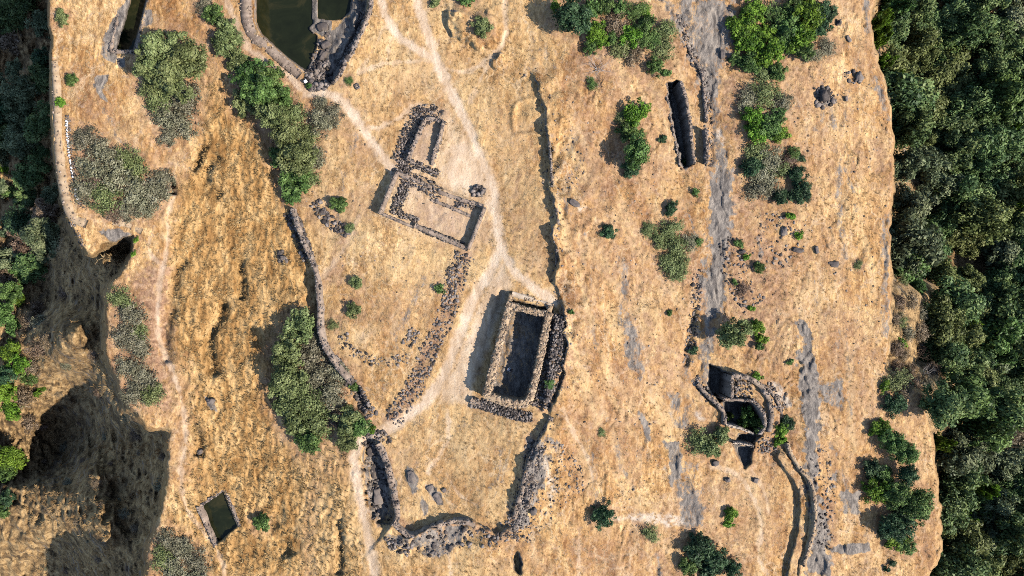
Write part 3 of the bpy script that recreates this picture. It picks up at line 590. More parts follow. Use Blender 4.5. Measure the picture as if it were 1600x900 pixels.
def mat_water(name, col):
    m, nt, out = nodes(name); n = N(nt)
    co = n.new('ShaderNodeTexCoord').outputs['Object']
    c = n.ramp(n.noise(co, .22, 6, .65, .8), [(.36, tuple(x * .7 for x in col)), (.52, col), (.66, (col[0] * 2.6, col[1] * 1.9, col[2] * 1.9))])
    p = n.bsdf(c, out, .09, n.bump(n.noise(co, 3.0, 3, .5), .06, .05), .3); return m

M = dict(ground=mat_ground(),
    basalt=mat_stone('basalt_rubble', (.042, .035, .033), (.135, .112, .102), (.29, .24, .21)),
    masonry=mat_stone('weathered_masonry', (.095, .072, .057), (.24, .178, .137), (.42, .32, .25)),
    earthwall=mat_stone('earth_topped_masonry', (.20, .135, .085), (.36, .25, .155), (.52, .39, .26)),
    wallstone=mat_stone('brown_wall_stone', (.13, .092, .066), (.27, .19, .13), (.45, .335, .235)),
    plaster=mat_stone('pale_plaster', (.36, .28, .21), (.48, .38, .29), (.58, .48, .38)),
    lime=mat_plain('whitewash', (.74, .73, .74)), cloth_white=mat_plain('white_cloth', (.85, .86, .9)), cloth_dark=mat_plain('navy_cloth', (.02, .022, .04)),
    skin=mat_plain('skin', (.33, .19, .12)), hair=mat_plain('black_hair', (.012, .01, .01), .5),
    water=mat_water('murky_green_water', (.0135, .0165, .0065)),
    bark=mat_plain('grey_bark', (.16, .125, .10)), palebark=mat_plain('bleached_dead_wood', (.42, .37, .34)), darkbark=mat_plain('dark_dead_wood', (.05, .035, .03)), twig=mat_plain('brown_twigs', (.22, .155, .115)),
    dark=mat_leaf('dark_green_leaves', (0.016, 0.035, 0.016), (0.044, 0.094, 0.040), (0.098, 0.164, 0.072)),
    mid=mat_leaf('mid_green_leaves', (0.030, 0.055, 0.015), (0.098, 0.176, 0.042), (0.218, 0.328, 0.096)),
    bright=mat_leaf('bright_green_leaves', (0.045, 0.085, 0.010), (0.126, 0.240, 0.022), (0.252, 0.403, 0.050)),
    olive=mat_leaf('olive_green_leaves', (0.066, 0.084, 0.029), (0.169, 0.208, 0.072), (0.307, 0.344, 0.141)),
    grey=mat_leaf('grey_green_leaves', (0.072, 0.068, 0.040), (0.203, 0.191, 0.114), (0.383, 0.351, 0.234)),
    brown=mat_leaf('brown_dry_leaves', (0.088, 0.057, 0.033), (0.217, 0.148, 0.093), (0.364, 0.268, 0.187)),
    forest=mat_leaf('forest_leaves', (0.045, 0.080, 0.028), (0.103, 0.165, 0.053), (0.221, 0.279, 0.096), .2),
    forest_grey=mat_leaf('forest_grey_green_leaves', (0.062, 0.087, 0.043), (0.143, 0.179, 0.086), (0.268, 0.296, 0.151), .2),
    forest_olive=mat_leaf('forest_olive_leaves', (0.067, 0.084, 0.022), (0.145, 0.173, 0.049), (0.265, 0.293, 0.101), .2),
    forest_brown=mat_leaf('forest_brown_leaves', (0.065, 0.052, 0.029), (0.132, 0.102, 0.054), (0.198, 0.154, 0.094), .2),
    straw=mat_straw('dry_grass', (.28, .16, .07), (.50, .33, .155), (.72, .55, .33)),
    straw_coarse=mat_straw('coarse_dry_grass', (.25, .14, .055), (.48, .305, .13), (.68, .485, .245)))

# ------------------------------------------------------------------ object helpers
LABELS = []
def tag(o, label, cat, group=None, kind=None):
    o['label'] = label; o['category'] = cat
    if group: o['group'] = group
    if kind: o['kind'] = kind
    LABELS.append(o); return o
def mesh_np(name, verts, tris=None, quads=None, mat=None, smooth=False, tone=None):
    verts = np.asarray(verts, np.float32)
    me = bpy.data.meshes.new(name)
    faces = []
    nt_ = 0 if tris is None else len(tris); nq = 0 if quads is None else len(quads)
    loops = np.concatenate([np.asarray(tris, np.int32).ravel() if nt_ else np.zeros(0, np.int32), np.asarray(quads, np.int32).ravel() if nq else np.zeros(0, np.int32)])
    tot = np.concatenate([np.full(nt_, 3, np.int32), np.full(nq, 4, np.int32)])
    start = np.concatenate([[0], np.cumsum(tot)[:-1]]).astype(np.int32)
    me.vertices.add(len(verts)); me.vertices.foreach_set('co', verts.ravel())
    me.loops.add(len(loops)); me.loops.foreach_set('vertex_index', loops)
    me.polygons.add(len(tot)); me.polygons.foreach_set('loop_start', start); me.polygons.foreach_set('loop_total', tot)
    if smooth: me.polygons.foreach_set('use_smooth', np.ones(len(tot), bool))
    me.update(calc_edges=True)
    if tone is not None:
        a = me.attributes.new('tone', 'FLOAT', 'POINT'); a.data.foreach_set('value', np.asarray(tone, np.float32))
    if mat: me.materials.append(mat)
    return me
def obj(name, me, parent=None, loc=None, kind=None):
    o = bpy.data.objects.new(name, me); COL.objects.link(o)
    if parent: o.parent = parent
    if loc is not None: o.location = loc
    if kind: o['kind'] = kind
    return o
def empty(name, loc):
    o = bpy.data.objects.new(name, None); COL.objects.link(o); o.location = loc; o.empty_display_size = .5; return o

# ------------------------------------------------------------------ ground sheet
PX, PY = P(U, V, Hh)
verts = np.stack([PX, PY, Hh], -1).reshape(-1, 3)
idx = np.arange(NV * NU).reshape(NV, NU)
quads = np.stack([idx[:-1, :-1], idx[1:, :-1], idx[1:, 1:], idx[:-1, 1:]], -1).reshape(-1, 4)
gm = mesh_np('ground', verts, None, quads, M['ground'], True)
def colattr(me, name, chans):
    a = me.attributes.new(name, 'FLOAT_COLOR', 'POINT')
    c = np.ones((NV * NU, 4), np.float32)
    for k, ch in enumerate(chans): c[:, k] = np.clip(ch, 0, 2).ravel()
    a.data.foreach_set('color', c.ravel())
colattr(gm, 'cover', (Mp, Mr, Ms, Mw * (1 - VALLEY))); colattr(gm, 'cover2', (Mc, VALLEY, Ml))
ground = obj('ground', gm); tag(ground, 'dry straw-coloured fort plateau with worn paths, rock patches and valley sides', 'ground', kind='structure')
# far valley floor to the horizon
R_ = 9000; ring = [(-R_, -R_), (R_, -R_), (R_, R_), (-R_, R_)]
vf = mesh_np('valley_floor', [(x, y, -76) for x, y in ring], None, [(0, 1, 2, 3)], mat_plain('far_valley_ground', (.10, .10, .05)))
tag(obj('valley_floor', vf), 'distant valley floor below the plateau', 'ground', kind='structure')

# ------------------------------------------------------------------ water
def water(poly, z, name, label):
    p = smooth_line(poly + [poly[0]], 2)[:-1] if len(poly) > 6 else np.array(poly, float)
    c = p.mean(0); p = c + (p - c) * 1.05
    pts = [(*P(u, v, z), z) for u, v in p]
    me = bpy.data.meshes.new(name); me.from_pydata(pts, [], [list(range(len(pts)))[::-1]]); me.materials.append(M['water']); me.update()
    if me.polygons[0].normal.z < 0: me.flip_normals()
    return tag(obj(name, me), label, 'water', kind='structure')
water(POOL_MAIN, -2.6, 'water', 'dark green water in the large rock-cut pool')
water(POOL_SMALL, -2.6, 'water', 'dark green water in the small pool behind the rock ledge')
water(TANK_TOP, -1.5, 'water', 'near-black water in the narrow tank by the top border')
water(TANK_DIAMOND, TZ - 1.1, 'water', 'dark green water in the small diamond-shaped tank')

# ------------------------------------------------------------------ stones
def ico():
    t = (1 + 5 ** .5) / 2
    v = np.array([(-1,t,0),(1,t,0),(-1,-t,0),(1,-t,0),(0,-1,t),(0,1,t),(0,-1,-t),(0,1,-t),(t,0,-1),(t,0,1),(-t,0,-1),(-t,0,1)], float)
    v /= np.linalg.norm(v[0])
    f = np.array([(0,11,5),(0,5,1),(0,1,7),(0,7,10),(0,10,11),(1,5,9),(5,11,4),(11,10,2),(10,7,6),(7,1,8),(3,9,4),(3,4,2),(3,2,6),(3,6,8),(3,8,9),(4,9,5),(2,4,11),(6,2,10),(8,6,7),(9,8,1)])
    return v, f
ICO_V, ICO_F = ico()
def stones_mesh(name, pos, size, mat, flat=.65, blocky=.3):
    """many loose stones in one mesh; pos (n,3) world, size (n,) radius in metres"""
    n = len(pos)
    v = np.repeat(ICO_V[None], n, 0) * (1 + (rng.random((n, 12, 1)) - .5) * .5)
    v = np.sign(v) * np.abs(v) ** (1 - blocky)
    v = v * np.stack([.75 + rng.random(n) * .7, .6 + rng.random(n) * .5, flat * (.6 + rng.random(n) * .7)], -1)[:, None, :]
    a = rng.random(n) * 6.283; ca, sa = np.cos(a), np.sin(a)
    x = v[..., 0] * ca[:, None] - v[..., 1] * sa[:, None]; y = v[..., 0] * sa[:, None] + v[..., 1] * ca[:, None]
    tl = (rng.random(n) - .5) * .7
    z = v[..., 2] + x * tl[:, None]
    v = np.stack([x, y, z], -1) * np.asarray(size)[:, None, None] + np.asarray(pos)[:, None, :]
    f = ICO_F[None] + (np.arange(n) * 12)[:, None, None]
    tone = np.repeat(rng.random(n) ** 1.2, 12)
    return mesh_np(name, v.reshape(-1, 3), f.reshape(-1, 3), None, mat, False, tone)

def scatter_line(pts, w, n, bias=1.0):
    p = resample(smooth_line(pts, 4), 1.5); k = rng.integers(0, len(p) - 1, n); t = rng.random(n)
    q = p[k] * (1 - t[:, None]) + p[k + 1] * t[:, None]; d = p[k + 1] - p[k]; d /= np.hypot(d[:, 0], d[:, 1])[:, None] + 1e-9
    off = np.sign(rng.random(n) - .5) * rng.random(n) ** bias * w
    return q + np.c_[-d[:, 1], d[:, 0]] * off[:, None]
def scatter_poly(poly, n):
    p = np.array(poly, float); out = np.zeros((0, 2))
    while len(out) < n:
        q = p.min(0) + rng.random((n * 2, 2)) * (p.max(0) - p.min(0))
        # clumpy, not even
        keep = inside(q[:, 0], q[:, 1], poly) & (rng.random(len(q)) < .25 + 1.3 * np.clip(fbm(q[:, 0] / 9, q[:, 1] / 9, 3, 90) - .3, 0, 1))
        out = np.vstack([out, q[keep]])
    return out[:n]
def rubble_pts(uv, lo, hi, lift=.15):
    uv = np.asarray(uv); z = hs(uv[:, 0], uv[:, 1])
    s = lo + (hi - lo) * rng.random(len(uv)) ** 2.5
    x, y = P(uv[:, 0], uv[:, 1], z)
    return np.c_[x, y, z + s * lift], s
def rubble(label, uv, lo, hi, mat='basalt', parent=None, name='rubble', heap=0.0, cat='rubble'):
    pos, s = rubble_pts(uv, lo, hi)
    if heap: pos[:, 2] += rng.random(len(pos)) * heap
    if parent is not None: pos = pos - np.array(parent.location)
    o = obj(name, stones_mesh(name, pos, s, M[mat]), parent, kind='stuff')
    if parent is None: tag(o, label, cat, kind='stuff')
    return o

# ------------------------------------------------------------------ masonry walls
def wall_body(pts, w, top, bottom=None, rough=.10, step=4.0, closed=False, name='masonry', mat='masonry', smooth=True, drop=0.0, gaps=None):
    """pts survey coords of the wall-top centreline; w width px; top = absolute height or list per point.
       returns mesh (world coords), station data for stones"""
    p = np.array(pts, float)
    tp = np.array(top if hasattr(top, '__len__') else [top] * len(p), float)
    d = np.r_[0, np.cumsum(np.hypot(*np.diff(p, axis=0).T))]
    src = smooth_line(p, 5) if smooth else p
    q = resample(src, step); n = len(q)
    dq = np.r_[0, np.cumsum(np.hypot(*np.diff(q, axis=0).T))]; f = dq / dq[-1]
    z = np.interp(f * d[-1], d, tp)
    ph = rng.random() * 50
    z = z + (fbm(dq / 7 + ph, dq * 0 + ph, 3, 33) - .5) * rough * 4
    x, y = P(q[:, 0], q[:, 1], z)
    c = np.c_[x, y]; t = np.gradient(c, axis=0); t /= np.hypot(t[:, 0], t[:, 1])[:, None]
    nr = np.c_[-t[:, 1], t[:, 0]]
    hw = (w if not hasattr(w, '__len__') else np.interp(f * d[-1], d, np.array(w, float))) / 20.0
    hl = hw * (1 + (fbm(dq / 5 + ph, dq * 0 + 3, 2, 34) - .5) * .35); hr = hw * (1 + (fbm(dq / 5 + ph, dq * 0 + 9, 2, 35) - .5) * .35)
    L = c + nr * np.reshape(hl, (-1, 1)); R = c - nr * np.reshape(hr, (-1, 1))
    def gz(a):
        zz = hs(a[:, 0] * 10 / ((CAM_H - z) / CAM_H) + 800, 450 - a[:, 1] * 10 / ((CAM_H - z) / CAM_H)); return zz
    if bottom is None:
        b = np.minimum(gz(L + nr * .25), gz(R - nr * .25)) - .5
        b = np.minimum(b, z - .4)
    else: b = np.full(n, bottom)
    jz = lambda: (rng.random(n) - .5) * rough
    rows = [np.c_[L + nr * .05, b], np.c_[L, z - .06 + jz()], np.c_[c + nr * hw * np.reshape(rng.random(n) * .5, (-1, 1)) if not hasattr(hw, '__len__') else c, z + .05 + jz()], np.c_[R, z - .06 + jz()], np.c_[R - nr * .05, b]]
    v = np.stack(rows, 1).reshape(-1, 3)
    qd = []
    for i in range(n - 1):
        for k in range(4): qd.append((i * 5 + k, i * 5 + k + 1, i * 5 + 5 + k + 1, i * 5 + 5 + k))
    tr = []
    for i in (0, n - 1):
        o = i * 5; fl = [(o, o + 4, o + 3, o + 1), (o + 1, o + 3, o + 2, o + 1)]
        qd.append(fl[0] if i else fl[0][::-1]); tr.append((o + 1, o + 3, o + 2) if i else (o + 2, o + 3, o + 1))
    tone = np.repeat(.35 + .4 * rng.random(n), 5)
    st = dict(L=L, R=R, c=c, z=z, b=b, nr=nr, n=n)
    return v, tr, qd, tone, st
def wall_stones(st, per, lo, hi, faces=True):
    n = int(per * st['n']); k = rng.integers(0, st['n'] - 1, n); t = rng.random(n)[:, None]
    def lp(a): return a[k] * (1 - t) + a[k + 1] * t if a.ndim == 2 else a[k] * (1 - t[:, 0]) + a[k + 1] * t[:, 0]
    L, R, z, b = lp(st['L']), lp(st['R']), lp(st['z']), lp(st['b'])
    s = lo + (hi - lo) * rng.random(n) ** 2
    w = rng.random(n)
    pos = np.c_[L * w[:, None] + R * (1 - w[:, None]), z - s * .15 + rng.random(n) * .05]
    if faces:
        side = rng.random(n); m = side < .45
        fz = b + .4 + (z - b - .4) * rng.random(n)
        e = np.where((rng.random(n) < .5)[:, None], L, R)
        pos = np.where(m[:, None], np.c_[e, fz], pos)
    return pos, s
def wall(name, label, cat, segs, mat='masonry', stone='basalt', per=5, lo=.07, hi=.20, group=None):
    """segs: list of dict(pts, w, top[, bottom, part, rough, smooth, mat, per])"""
    u0, v0 = np.array(segs[0]['pts'], float).mean(0)
    z0 = float(hs(u0, v0)); base = np.array([*P(u0, v0, z0), z0])
    e = empty(name, base); tag(e, label, cat, group)
    P_, S_ = [], []
    for sg in segs:
        v, tr, qd, tone, st = wall_body(sg['pts'], sg['w'], sg['top'], sg.get('bottom'), sg.get('rough', .10), smooth=sg.get('smooth', True))
        me = mesh_np(sg.get('part', 'masonry'), v - base, tr, qd, M[sg.get('mat', mat)], False, tone)
        obj(sg.get('part', 'masonry'), me, e)
        pr = sg.get('per', per)
        if pr:
            p, s = wall_stones(st, pr, sg.get('lo', lo), sg.get('hi', hi)); P_.append(p); S_.append(s)
    if P_:
        obj('stones', stones_mesh('stones', np.vstack(P_) - base, np.concatenate(S_), M[stone]), e, kind='stuff')
    return e

G = lambda u, v: float(hs(u, v))
# main roofless building
b_top = 2.75
bld = wall('roofless_building', 'tall roofless stone building with deep shaded room beside the ridge', 'ruin', [
    dict(pts=[(797,473),(787,512),(774,562),(760,619)], w=11, top=b_top, part='side_wall', mat='earthwall', smooth=False, per=12),
    dict(pts=[(858,490),(848,540),(838,590),(829,622)], w=10, top=b_top + .1, part='side_wall', mat='earthwall', smooth=False, per=14),
    dict(pts=[(793,476),(824,485),(858,492)], w=8.5, top=b_top - .1, part='end_wall', mat='earthwall', smooth=False, per=11),
    dict(pts=[(758,617),(785,628),(812,632),(826,627),(831,614)], w=11, top=b_top - .05, part='end_wall', mat='earthwall', per=11),
    dict(pts=[(800,459),(822,465),(845,472),(864,479)], w=8, top=1.1, part='porch_wall', mat='plaster', smooth=False, per=2),
    dict(pts=[(798,459),(795,474)], w=7, top=1.6, part='porch_wall', mat='earthwall', smooth=False, per=4),
    dict(pts=[(861,478),(857,494)], w=7, top=1.7, part='porch_wall', mat='earthwall', smooth=False, per=4)], stone='wallstone', per=9, lo=.10, hi=.27)
rubble('', np.vstack([scatter_line([(738,628),(770,636),(805,648),(832,652)], 8, 700), scatter_line([(868,492),(866,540),(856,590),(844,636)], 12, 900), scatter_poly([(864,486),(884,496),(882,570),(864,625),(848,642),(850,605),(858,545)], 500)]), .08, .26, parent=bld, heap=.25)
wall('plinth_kerb', 'low rubble plinth along the foot of the roofless building', 'wall', [dict(pts=[(735,626),(770,640),(800,650),(832,656)], w=10, top=.35, rough=.2), dict(pts=[(876,482),(876,530),(866,580),(852,625)], w=9, top=1.25, rough=.25)], per=7, hi=.22)

# long middle ruin
rm = wall('ruined_hall', 'ruined rectangular hall with low thin walls and bare brown floor', 'ruin', [
    dict(pts=[(593,332),(618,343),(646,355)], w=4, top=[1.5,1.2,.9], part='long_wall', smooth=False), dict(pts=[(648,352),(685,368),(731,389)], w=6.5, top=[1.2,1.1,1.4], part='long_wall', smooth=False),
    dict(pts=[(619,269),(606,300),(593,332)], w=5, top=[1.6,1.5,1.7], part='end_wall', smooth=False), dict(pts=[(757,323),(745,354),(731,389)], w=5, top=[1.7,1.6,1.6], part='end_wall', smooth=False),
    dict(pts=[(674,312),(704,324),(736,338)], w=5, top=[.42,.5,.5], part='inner_wall', smooth=False), dict(pts=[(619,270),(650,282),(700,305),(755,322)], w=6, top=[.8,.42,.42,.8], part='long_wall', rough=.15)], per=3, hi=.14)
rubble('', np.vstack([scatter_line([(636,272),(634,292),(625,312),(618,335)], 8, 480), scatter_line([(640,280),(665,290),(690,308)], 12, 260), scatter_line([(625,335),(655,345)], 5, 160), scatter_line([(712,318),(745,322)], 5, 140), scatter_line([(655,356),(700,374),(725,383)], 5, 260)]), .06, .22, parent=rm, heap=.3)
# upper small ruin
ru = wall('ruined_cell', 'small ruined cell with thick tumbled rubble walls on the bare ground', 'ruin', [
    dict(pts=[(664,186),(655,205),(645,228),(637,250)], w=5, top=.95, part='side_wall', rough=.25), dict(pts=[(692,190),(686,214),(678,238),(674,258)], w=4, top=[1.25,1.2,1.0,.3], part='side_wall', rough=.15),
    dict(pts=[(664,186),(678,185),(692,190)], w=5, top=.9, part='end_wall', rough=.25), dict(pts=[(637,250),(655,258),(685,272)], w=3, top=.4, part='end_wall', rough=.2)], per=8)
rubble('', np.vstack([scatter_line([(672,180),(655,188),(642,210),(632,235),(622,255)], 14, 700), scatter_line([(645,180),(670,172),(690,182)], 10, 200), scatter_line([(632,250),(660,262),(686,273)], 6, 260), scatter_line([(620,258),(640,272)], 10, 200), scatter_line([(694,190),(684,230),(676,250)], 4, 180)]), .06, .22, parent=ru, heap=.35)
# ring of stones
rs = empty('stone_ring', (*P(747, 299, G(747, 299)), G(747, 299))); tag(rs, 'small round heap of stones with dark hollow beside the main path', 'stone heap')
a = rng.random(170) * 6.283; r = 4.5 + rng.random(170) * 5.5
pos, s = rubble_pts(np.c_[747 + r * np.cos(a), 299 + r * np.sin(a) * .9], .14, .34); pos[:, 2] += .45 * np.exp(-((r - 6.5) / 2.5) ** 2) * rng.random(170)
obj('stones', stones_mesh('stones', pos - np.array(rs.location), s, M['basalt']), rs, kind='stuff')

# retaining walls and edges of the central terrace
wall('terrace_wall', 'dark drystone wall curving along the west side of the terrace', 'wall', [
    dict(pts=[(457,326),(464,352),(477,385),(490,415),(496,440)], w=6, top=[.25,.2,.2,.25,.3], rough=.25), dict(pts=[(496,440),(499,480),(500,520),(512,550),(530,576),(550,600)], w=8, top=[.35,.3,.3,.3,.25,.2], rough=.2),], per=7, hi=.22)
wall('ridge_wall', 'ragged remains of drystone facing along the foot of the ridge', 'wall', [
    dict(pts=[(858,212),(861,250),(863,292)], w=3, top=[1.6,1.9,1.7], rough=.5), dict(pts=[(869,318),(872,345),(871,385),(870,420)], w=4, top=[1.9,2.1,1.9,1.6], rough=.5)], per=6)
wall('enclosure_wall', 'rough drystone bank on the ridge side of the lower enclosure', 'wall', [dict(pts=[(862,652),(842,690),(825,730),(815,770),(803,812)], w=7, top=[1.8,1.9,2.0,1.9,1.3], rough=.35)], per=7, hi=.22)
wall('enclosure_wall', 'low drystone bank closing the south side of the lower enclosure', 'wall', [dict(pts=[(614,818),(640,838),(665,830),(700,817),(730,817),(760,830),(780,840),(798,824)], w=7, top=[.1,.4,.6,.7,.7,.7,.7,.8], rough=.3)], per=6, hi=.2)
wall('enclosure_wall', 'stone facing of the ditch on the west side of the lower enclosure', 'wall', [dict(pts=[(590,694),(602,718),(609,745),(615,772),(621,802),(618,816)], w=9, top=[-.2,-.3,-.3,-.3,-.4,-.4], rough=.25)], per=7, hi=.22)
rubble('loose dark stones strewn between the terrace grass and the path', np.vstack([scatter_line([(728,398),(716,425),(708,460),(692,505),(672,545),(650,600),(612,660)], 15, 900), scatter_line([(720,395),(706,430),(700,480)], 10, 200), scatter_line([(535,520),(545,545),(590,565),(640,560)], 8, 170), scatter_line([(650,515),(635,540)], 9, 120)]), .06, .28)
rubble('dense grey stone scree on the slope above the lower enclosure', np.vstack([scatter_poly([(832,690),(872,680),(905,715),(920,760),(870,800),(830,850),(800,840),(815,770)], 450), scatter_line([(840,690),(828,740),(812,800),(796,840)], 15, 900)]), .05, .24)
rubble('grey stones along the south bank of the lower enclosure', np.vstack([scatter_poly([(660,828),(745,822),(800,840),(780,860),(720,855),(690,872),(650,865)], 200), scatter_poly([(600,840),(650,845),(640,870),(610,860)], 160)]), .08, .38)
rubble('dark stones lying in the ditch west of the lower enclosure', np.vstack([scatter_poly([(571,690),(600,695),(613,760),(616,800),(600,822),(584,810),(572,760)], 260), scatter_poly([(566,672),(600,672),(612,690),(570,700)], 160)]), .1, .36)
rubble('small stones scattered along the ridge crest', np.vstack([scatter_line(RIDGE, 14, 450), scatter_line([(880,205),(900,260),(893,320)], 18, 60)]), .05, .2)
rubble('stones beside the terrace wall on the western slope', np.vstack([scatter_line([(452,330),(468,365),(484,405)], 10, 320), scatter_line([(437,395),(443,410)], 6, 70), scatter_line([(520,560),(560,615),(582,650)], 9, 420), scatter_line([(490,315),(520,350),(550,362)], 9, 160)]), .1, .4)
rubble('broken basalt pieces along the grey rock strip', np.vstack([scatter_line([(1063,30),(1082,90),(1102,130),(1107,215),(1106,260)], 7, 420), scatter_line([(1092,420),(1084,500),(1074,570)], 8, 260), scatter_line([(1140,370),(1150,430),(1180,480)], 20, 220), scatter_line([(1280,700),(1290,780),(1285,860)], 16, 200), scatter_poly([(1180,330),(1260,340),(1240,420),(1170,420)], 160)]), .06, .3)
rubble('broken dark rock around the jagged outcrop boulder', np.vstack([scatter_poly([(1272,138),(1296,136),(1308,160),(1292,172),(1274,166)], 90), scatter_poly([(1318,112),(1345,112),(1350,130),(1322,130)], 30)]), .1, .5)
rubble('small stones dotted over the open eastern grassland', np.vstack([scatter_poly([(1200,120),(1390,120),(1385,580),(1250,560),(1230,330)], 260), scatter_poly([(880,100),(1050,260),(1080,600),(1000,860),(900,640)], 300), scatter_poly([(280,0),(560,150),(780,400),(600,600),(480,320)], 120)]), .05, .2, mat='masonry')

# big pool surround
pool = wall('pool_parapet', 'broad weathered stone parapet along the west side of the large pool', 'wall', [
    dict(pts=[(384,-40),(384,0),(385,28),(394,52),(423,78),(452,104),(468,118)], w=[17,17,17,16,15,14,12], top=[.75,.75,.75,.7,.65,.6,.4], mat='masonry', rough=.06, per=4)], stone='masonry')
wall('pool_revetment', 'drystone revetment on the high east bank of the large pool', 'wall', [dict(pts=[(580,-40),(579,5),(571,33),(555,71),(536,106),(521,132)], w=5, top=[1.2,1.2,1.1,1.0,.8,.4], rough=.15)], per=7, hi=.22)
rubble('tumbled dark boulders at the narrow end of the large pool', np.vstack([scatter_poly([(478,110),(500,95),(514,105),(522,130),(505,140),(484,142),(476,130)], 420), scatter_poly([(500,60),(516,50),(512,100),(488,110)], 130), scatter_line([(566,20),(556,60),(530,105)], 6, 260), scatter_line([(486,50),(494,75),(484,100)], 5, 60)]), .10, .40)
sh = wall('tank_wall', 'pale cut stone rim of the narrow tank by the top border', 'wall', [dict(pts=[(202,-40),(191,0),(181,38),(171,79),(209,81)], w=5, top=.55, rough=.04, smooth=False, mat='masonry'), dict(pts=[(212,81),(222,40),(231,0),(240,-40)], w=5, top=.5, rough=.04, smooth=False)], per=3)
wall('tank_wall', 'stone rim with whitish blocks around the small diamond-shaped tank', 'wall', [dict(pts=[(308,793),(321,822),(335,853)], w=4, top=[G(306,790)+.3, G(318,825)+.3, G(335,858)+.2], rough=.12), dict(pts=[(313,790),(349,765)], w=4, top=G(325,775)+.1, rough=.12), dict(pts=[(351,766),(374,823)], w=4, top=G(375,790)+.05, rough=.12)], per=8)

# west parapet and path wall
wall('west_parapet', 'grass-topped rampart wall along the west cliff edge', 'wall', [dict(pts=[(84,95),(86,130),(88,170),(90,225),(95,275),(103,315),(114,340),(135,350)], w=[9,10,11,12,13,14,14,12], top=[.9,.95,1,1,1,1,.8,.4], mat='earthwall', rough=.08, per=3)], stone='masonry')
wall('west_parapet', 'curving low rampart wall around the south of the grey thicket', 'wall', [dict(pts=[(128,348),(150,352),(175,346),(200,350),(222,362)], w=[13,13,12,12,10], top=[.2,-.3,-.5,-.8,-1.1], mat='earthwall', rough=.1, per=3)], stone='masonry')
wp = scatter_line([(106,188),(108,225),(112,258),(115,278)], 1.2, 70); wp2 = scatter_line([(120,290),(122,308),(126,312)], 2.2, 40)
pos, s = rubble_pts(np.vstack([wp, wp2]), .07, .17, .5); pos[:, 2] += .25
tag(obj('whitewashed_stones', stones_mesh('whitewashed_stones', pos, s, M['lime'])), 'broken line of whitewashed stones beside the west rampart', 'stones', kind='stuff')
rubble('bluish stones along the inner side of the west rampart', np.vstack([scatter_line([(106,180),(110,240),(118,290),(128,325)], 3, 240), scatter_line([(100,320),(115,355),(130,385)], 4, 140)]), .08, .24)

# slit trench lining and fort chambers on the east
wall('trench_wall', 'broken stone lining of the narrow deep trench', 'wall', [dict(pts=[(1064,126),(1071,148),(1077,184),(1081,220),(1085,256)], w=5, top=[-.6,-.9,-1.0,-1.2,-1.3], bottom=-6.8, rough=.35), dict(pts=[(1042,130),(1043,156),(1049,192),(1056,222),(1063,260)], w=3, top=[-.9,-1.0,-1.1,-1.3,-1.4], bottom=-6.8, rough=.35)], per=8)
wall('lane_wall', 'low crumbling kerb wall west of the grey rock strip', 'wall', [dict(pts=[(1058,22),(1068,50),(1080,85),(1096,112),(1101,150),(1104,190)], w=4, top=[-.2,-.4,-.7,-1.0,-1.1,-1.2], rough=.25), dict(pts=[(1103,200),(1105,225),(1104,255)], w=4, top=[-.5,-.5,-.8], rough=.2)], per=8)
bz = G(1200, 600)
wall('fort_gatehouse', 'ruined gatehouse with deep dark chambers and curved stone walls', 'ruin', [
    dict(pts=[(1144,587),(1160,589),(1176,593),(1190,605),(1202,625),(1206,650),(1202,675)], w=7, top=[-.6,-.6,-.6,-.8,-1,-1.1,-1.4], bottom=-6.8, part='outer_wall', rough=.35),
    dict(pts=[(1144,587),(1144,605),(1144,622)], w=5, top=-.5, bottom=-6.8, part='chamber_wall', rough=.35, smooth=False), dict(pts=[(1130,624),(1155,625),(1176,627)], w=4, top=-.8, bottom=-6.8, part='chamber_wall', rough=.35),
    dict(pts=[(1176,626),(1188,637),(1195,652),(1195,668),(1188,679)], w=5, top=[-.8,-.9,-1,-1.1,-1.3], bottom=-6.8, part='chamber_wall', rough=.12),
    dict(pts=[(1090,600),(1108,620),(1124,634),(1132,648),(1132,664)], w=6, top=[-2.2,-2,-1.9,-1.9,-2], bottom=-6.8, part='outer_wall', rough=.35),
    dict(pts=[(1134,664),(1155,669),(1178,678)], w=3.5, top=[-2.0,-2.0,-2.0], bottom=-6.8, part='chamber_wall', rough=.08, mat='plaster'), dict(pts=[(1146,692),(1162,694),(1178,698)], w=3.5, top=-2.2, bottom=-6.8, part='chamber_wall', rough=.08, mat='plaster'),
    dict(pts=[(1188,600),(1205,612),(1216,630),(1222,648)], w=4, top=[-1.6,-1.6,-1.8,-2.2], part='outer_wall', rough=.2)], per=6)
rubble('rubble and pale stone chips around the ruined gatehouse', np.vstack([scatter_poly([(1145,590),(1175,596),(1176,622),(1146,620)], 160), scatter_poly([(1180,680),(1215,680),(1215,715),(1185,705)], 130), scatter_line([(1195,600),(1225,640)], 8, 160), scatter_line([(1085,590),(1110,625)], 7, 180)]), .07, .28)
wall('rim_wall', 'winding drystone rim wall beside the lower grey rock strip', 'wall', [dict(pts=[(1231,692),(1238,712),(1252,735),(1267,752),(1274,785),(1274,820),(1266,852),(1256,885)], w=5, top=[-2.3,-2.3,-2.3,-2.3,-2.4,-2.6,-3.0,-3.5], rough=.2)], mat='earthwall', stone='masonry', per=4)

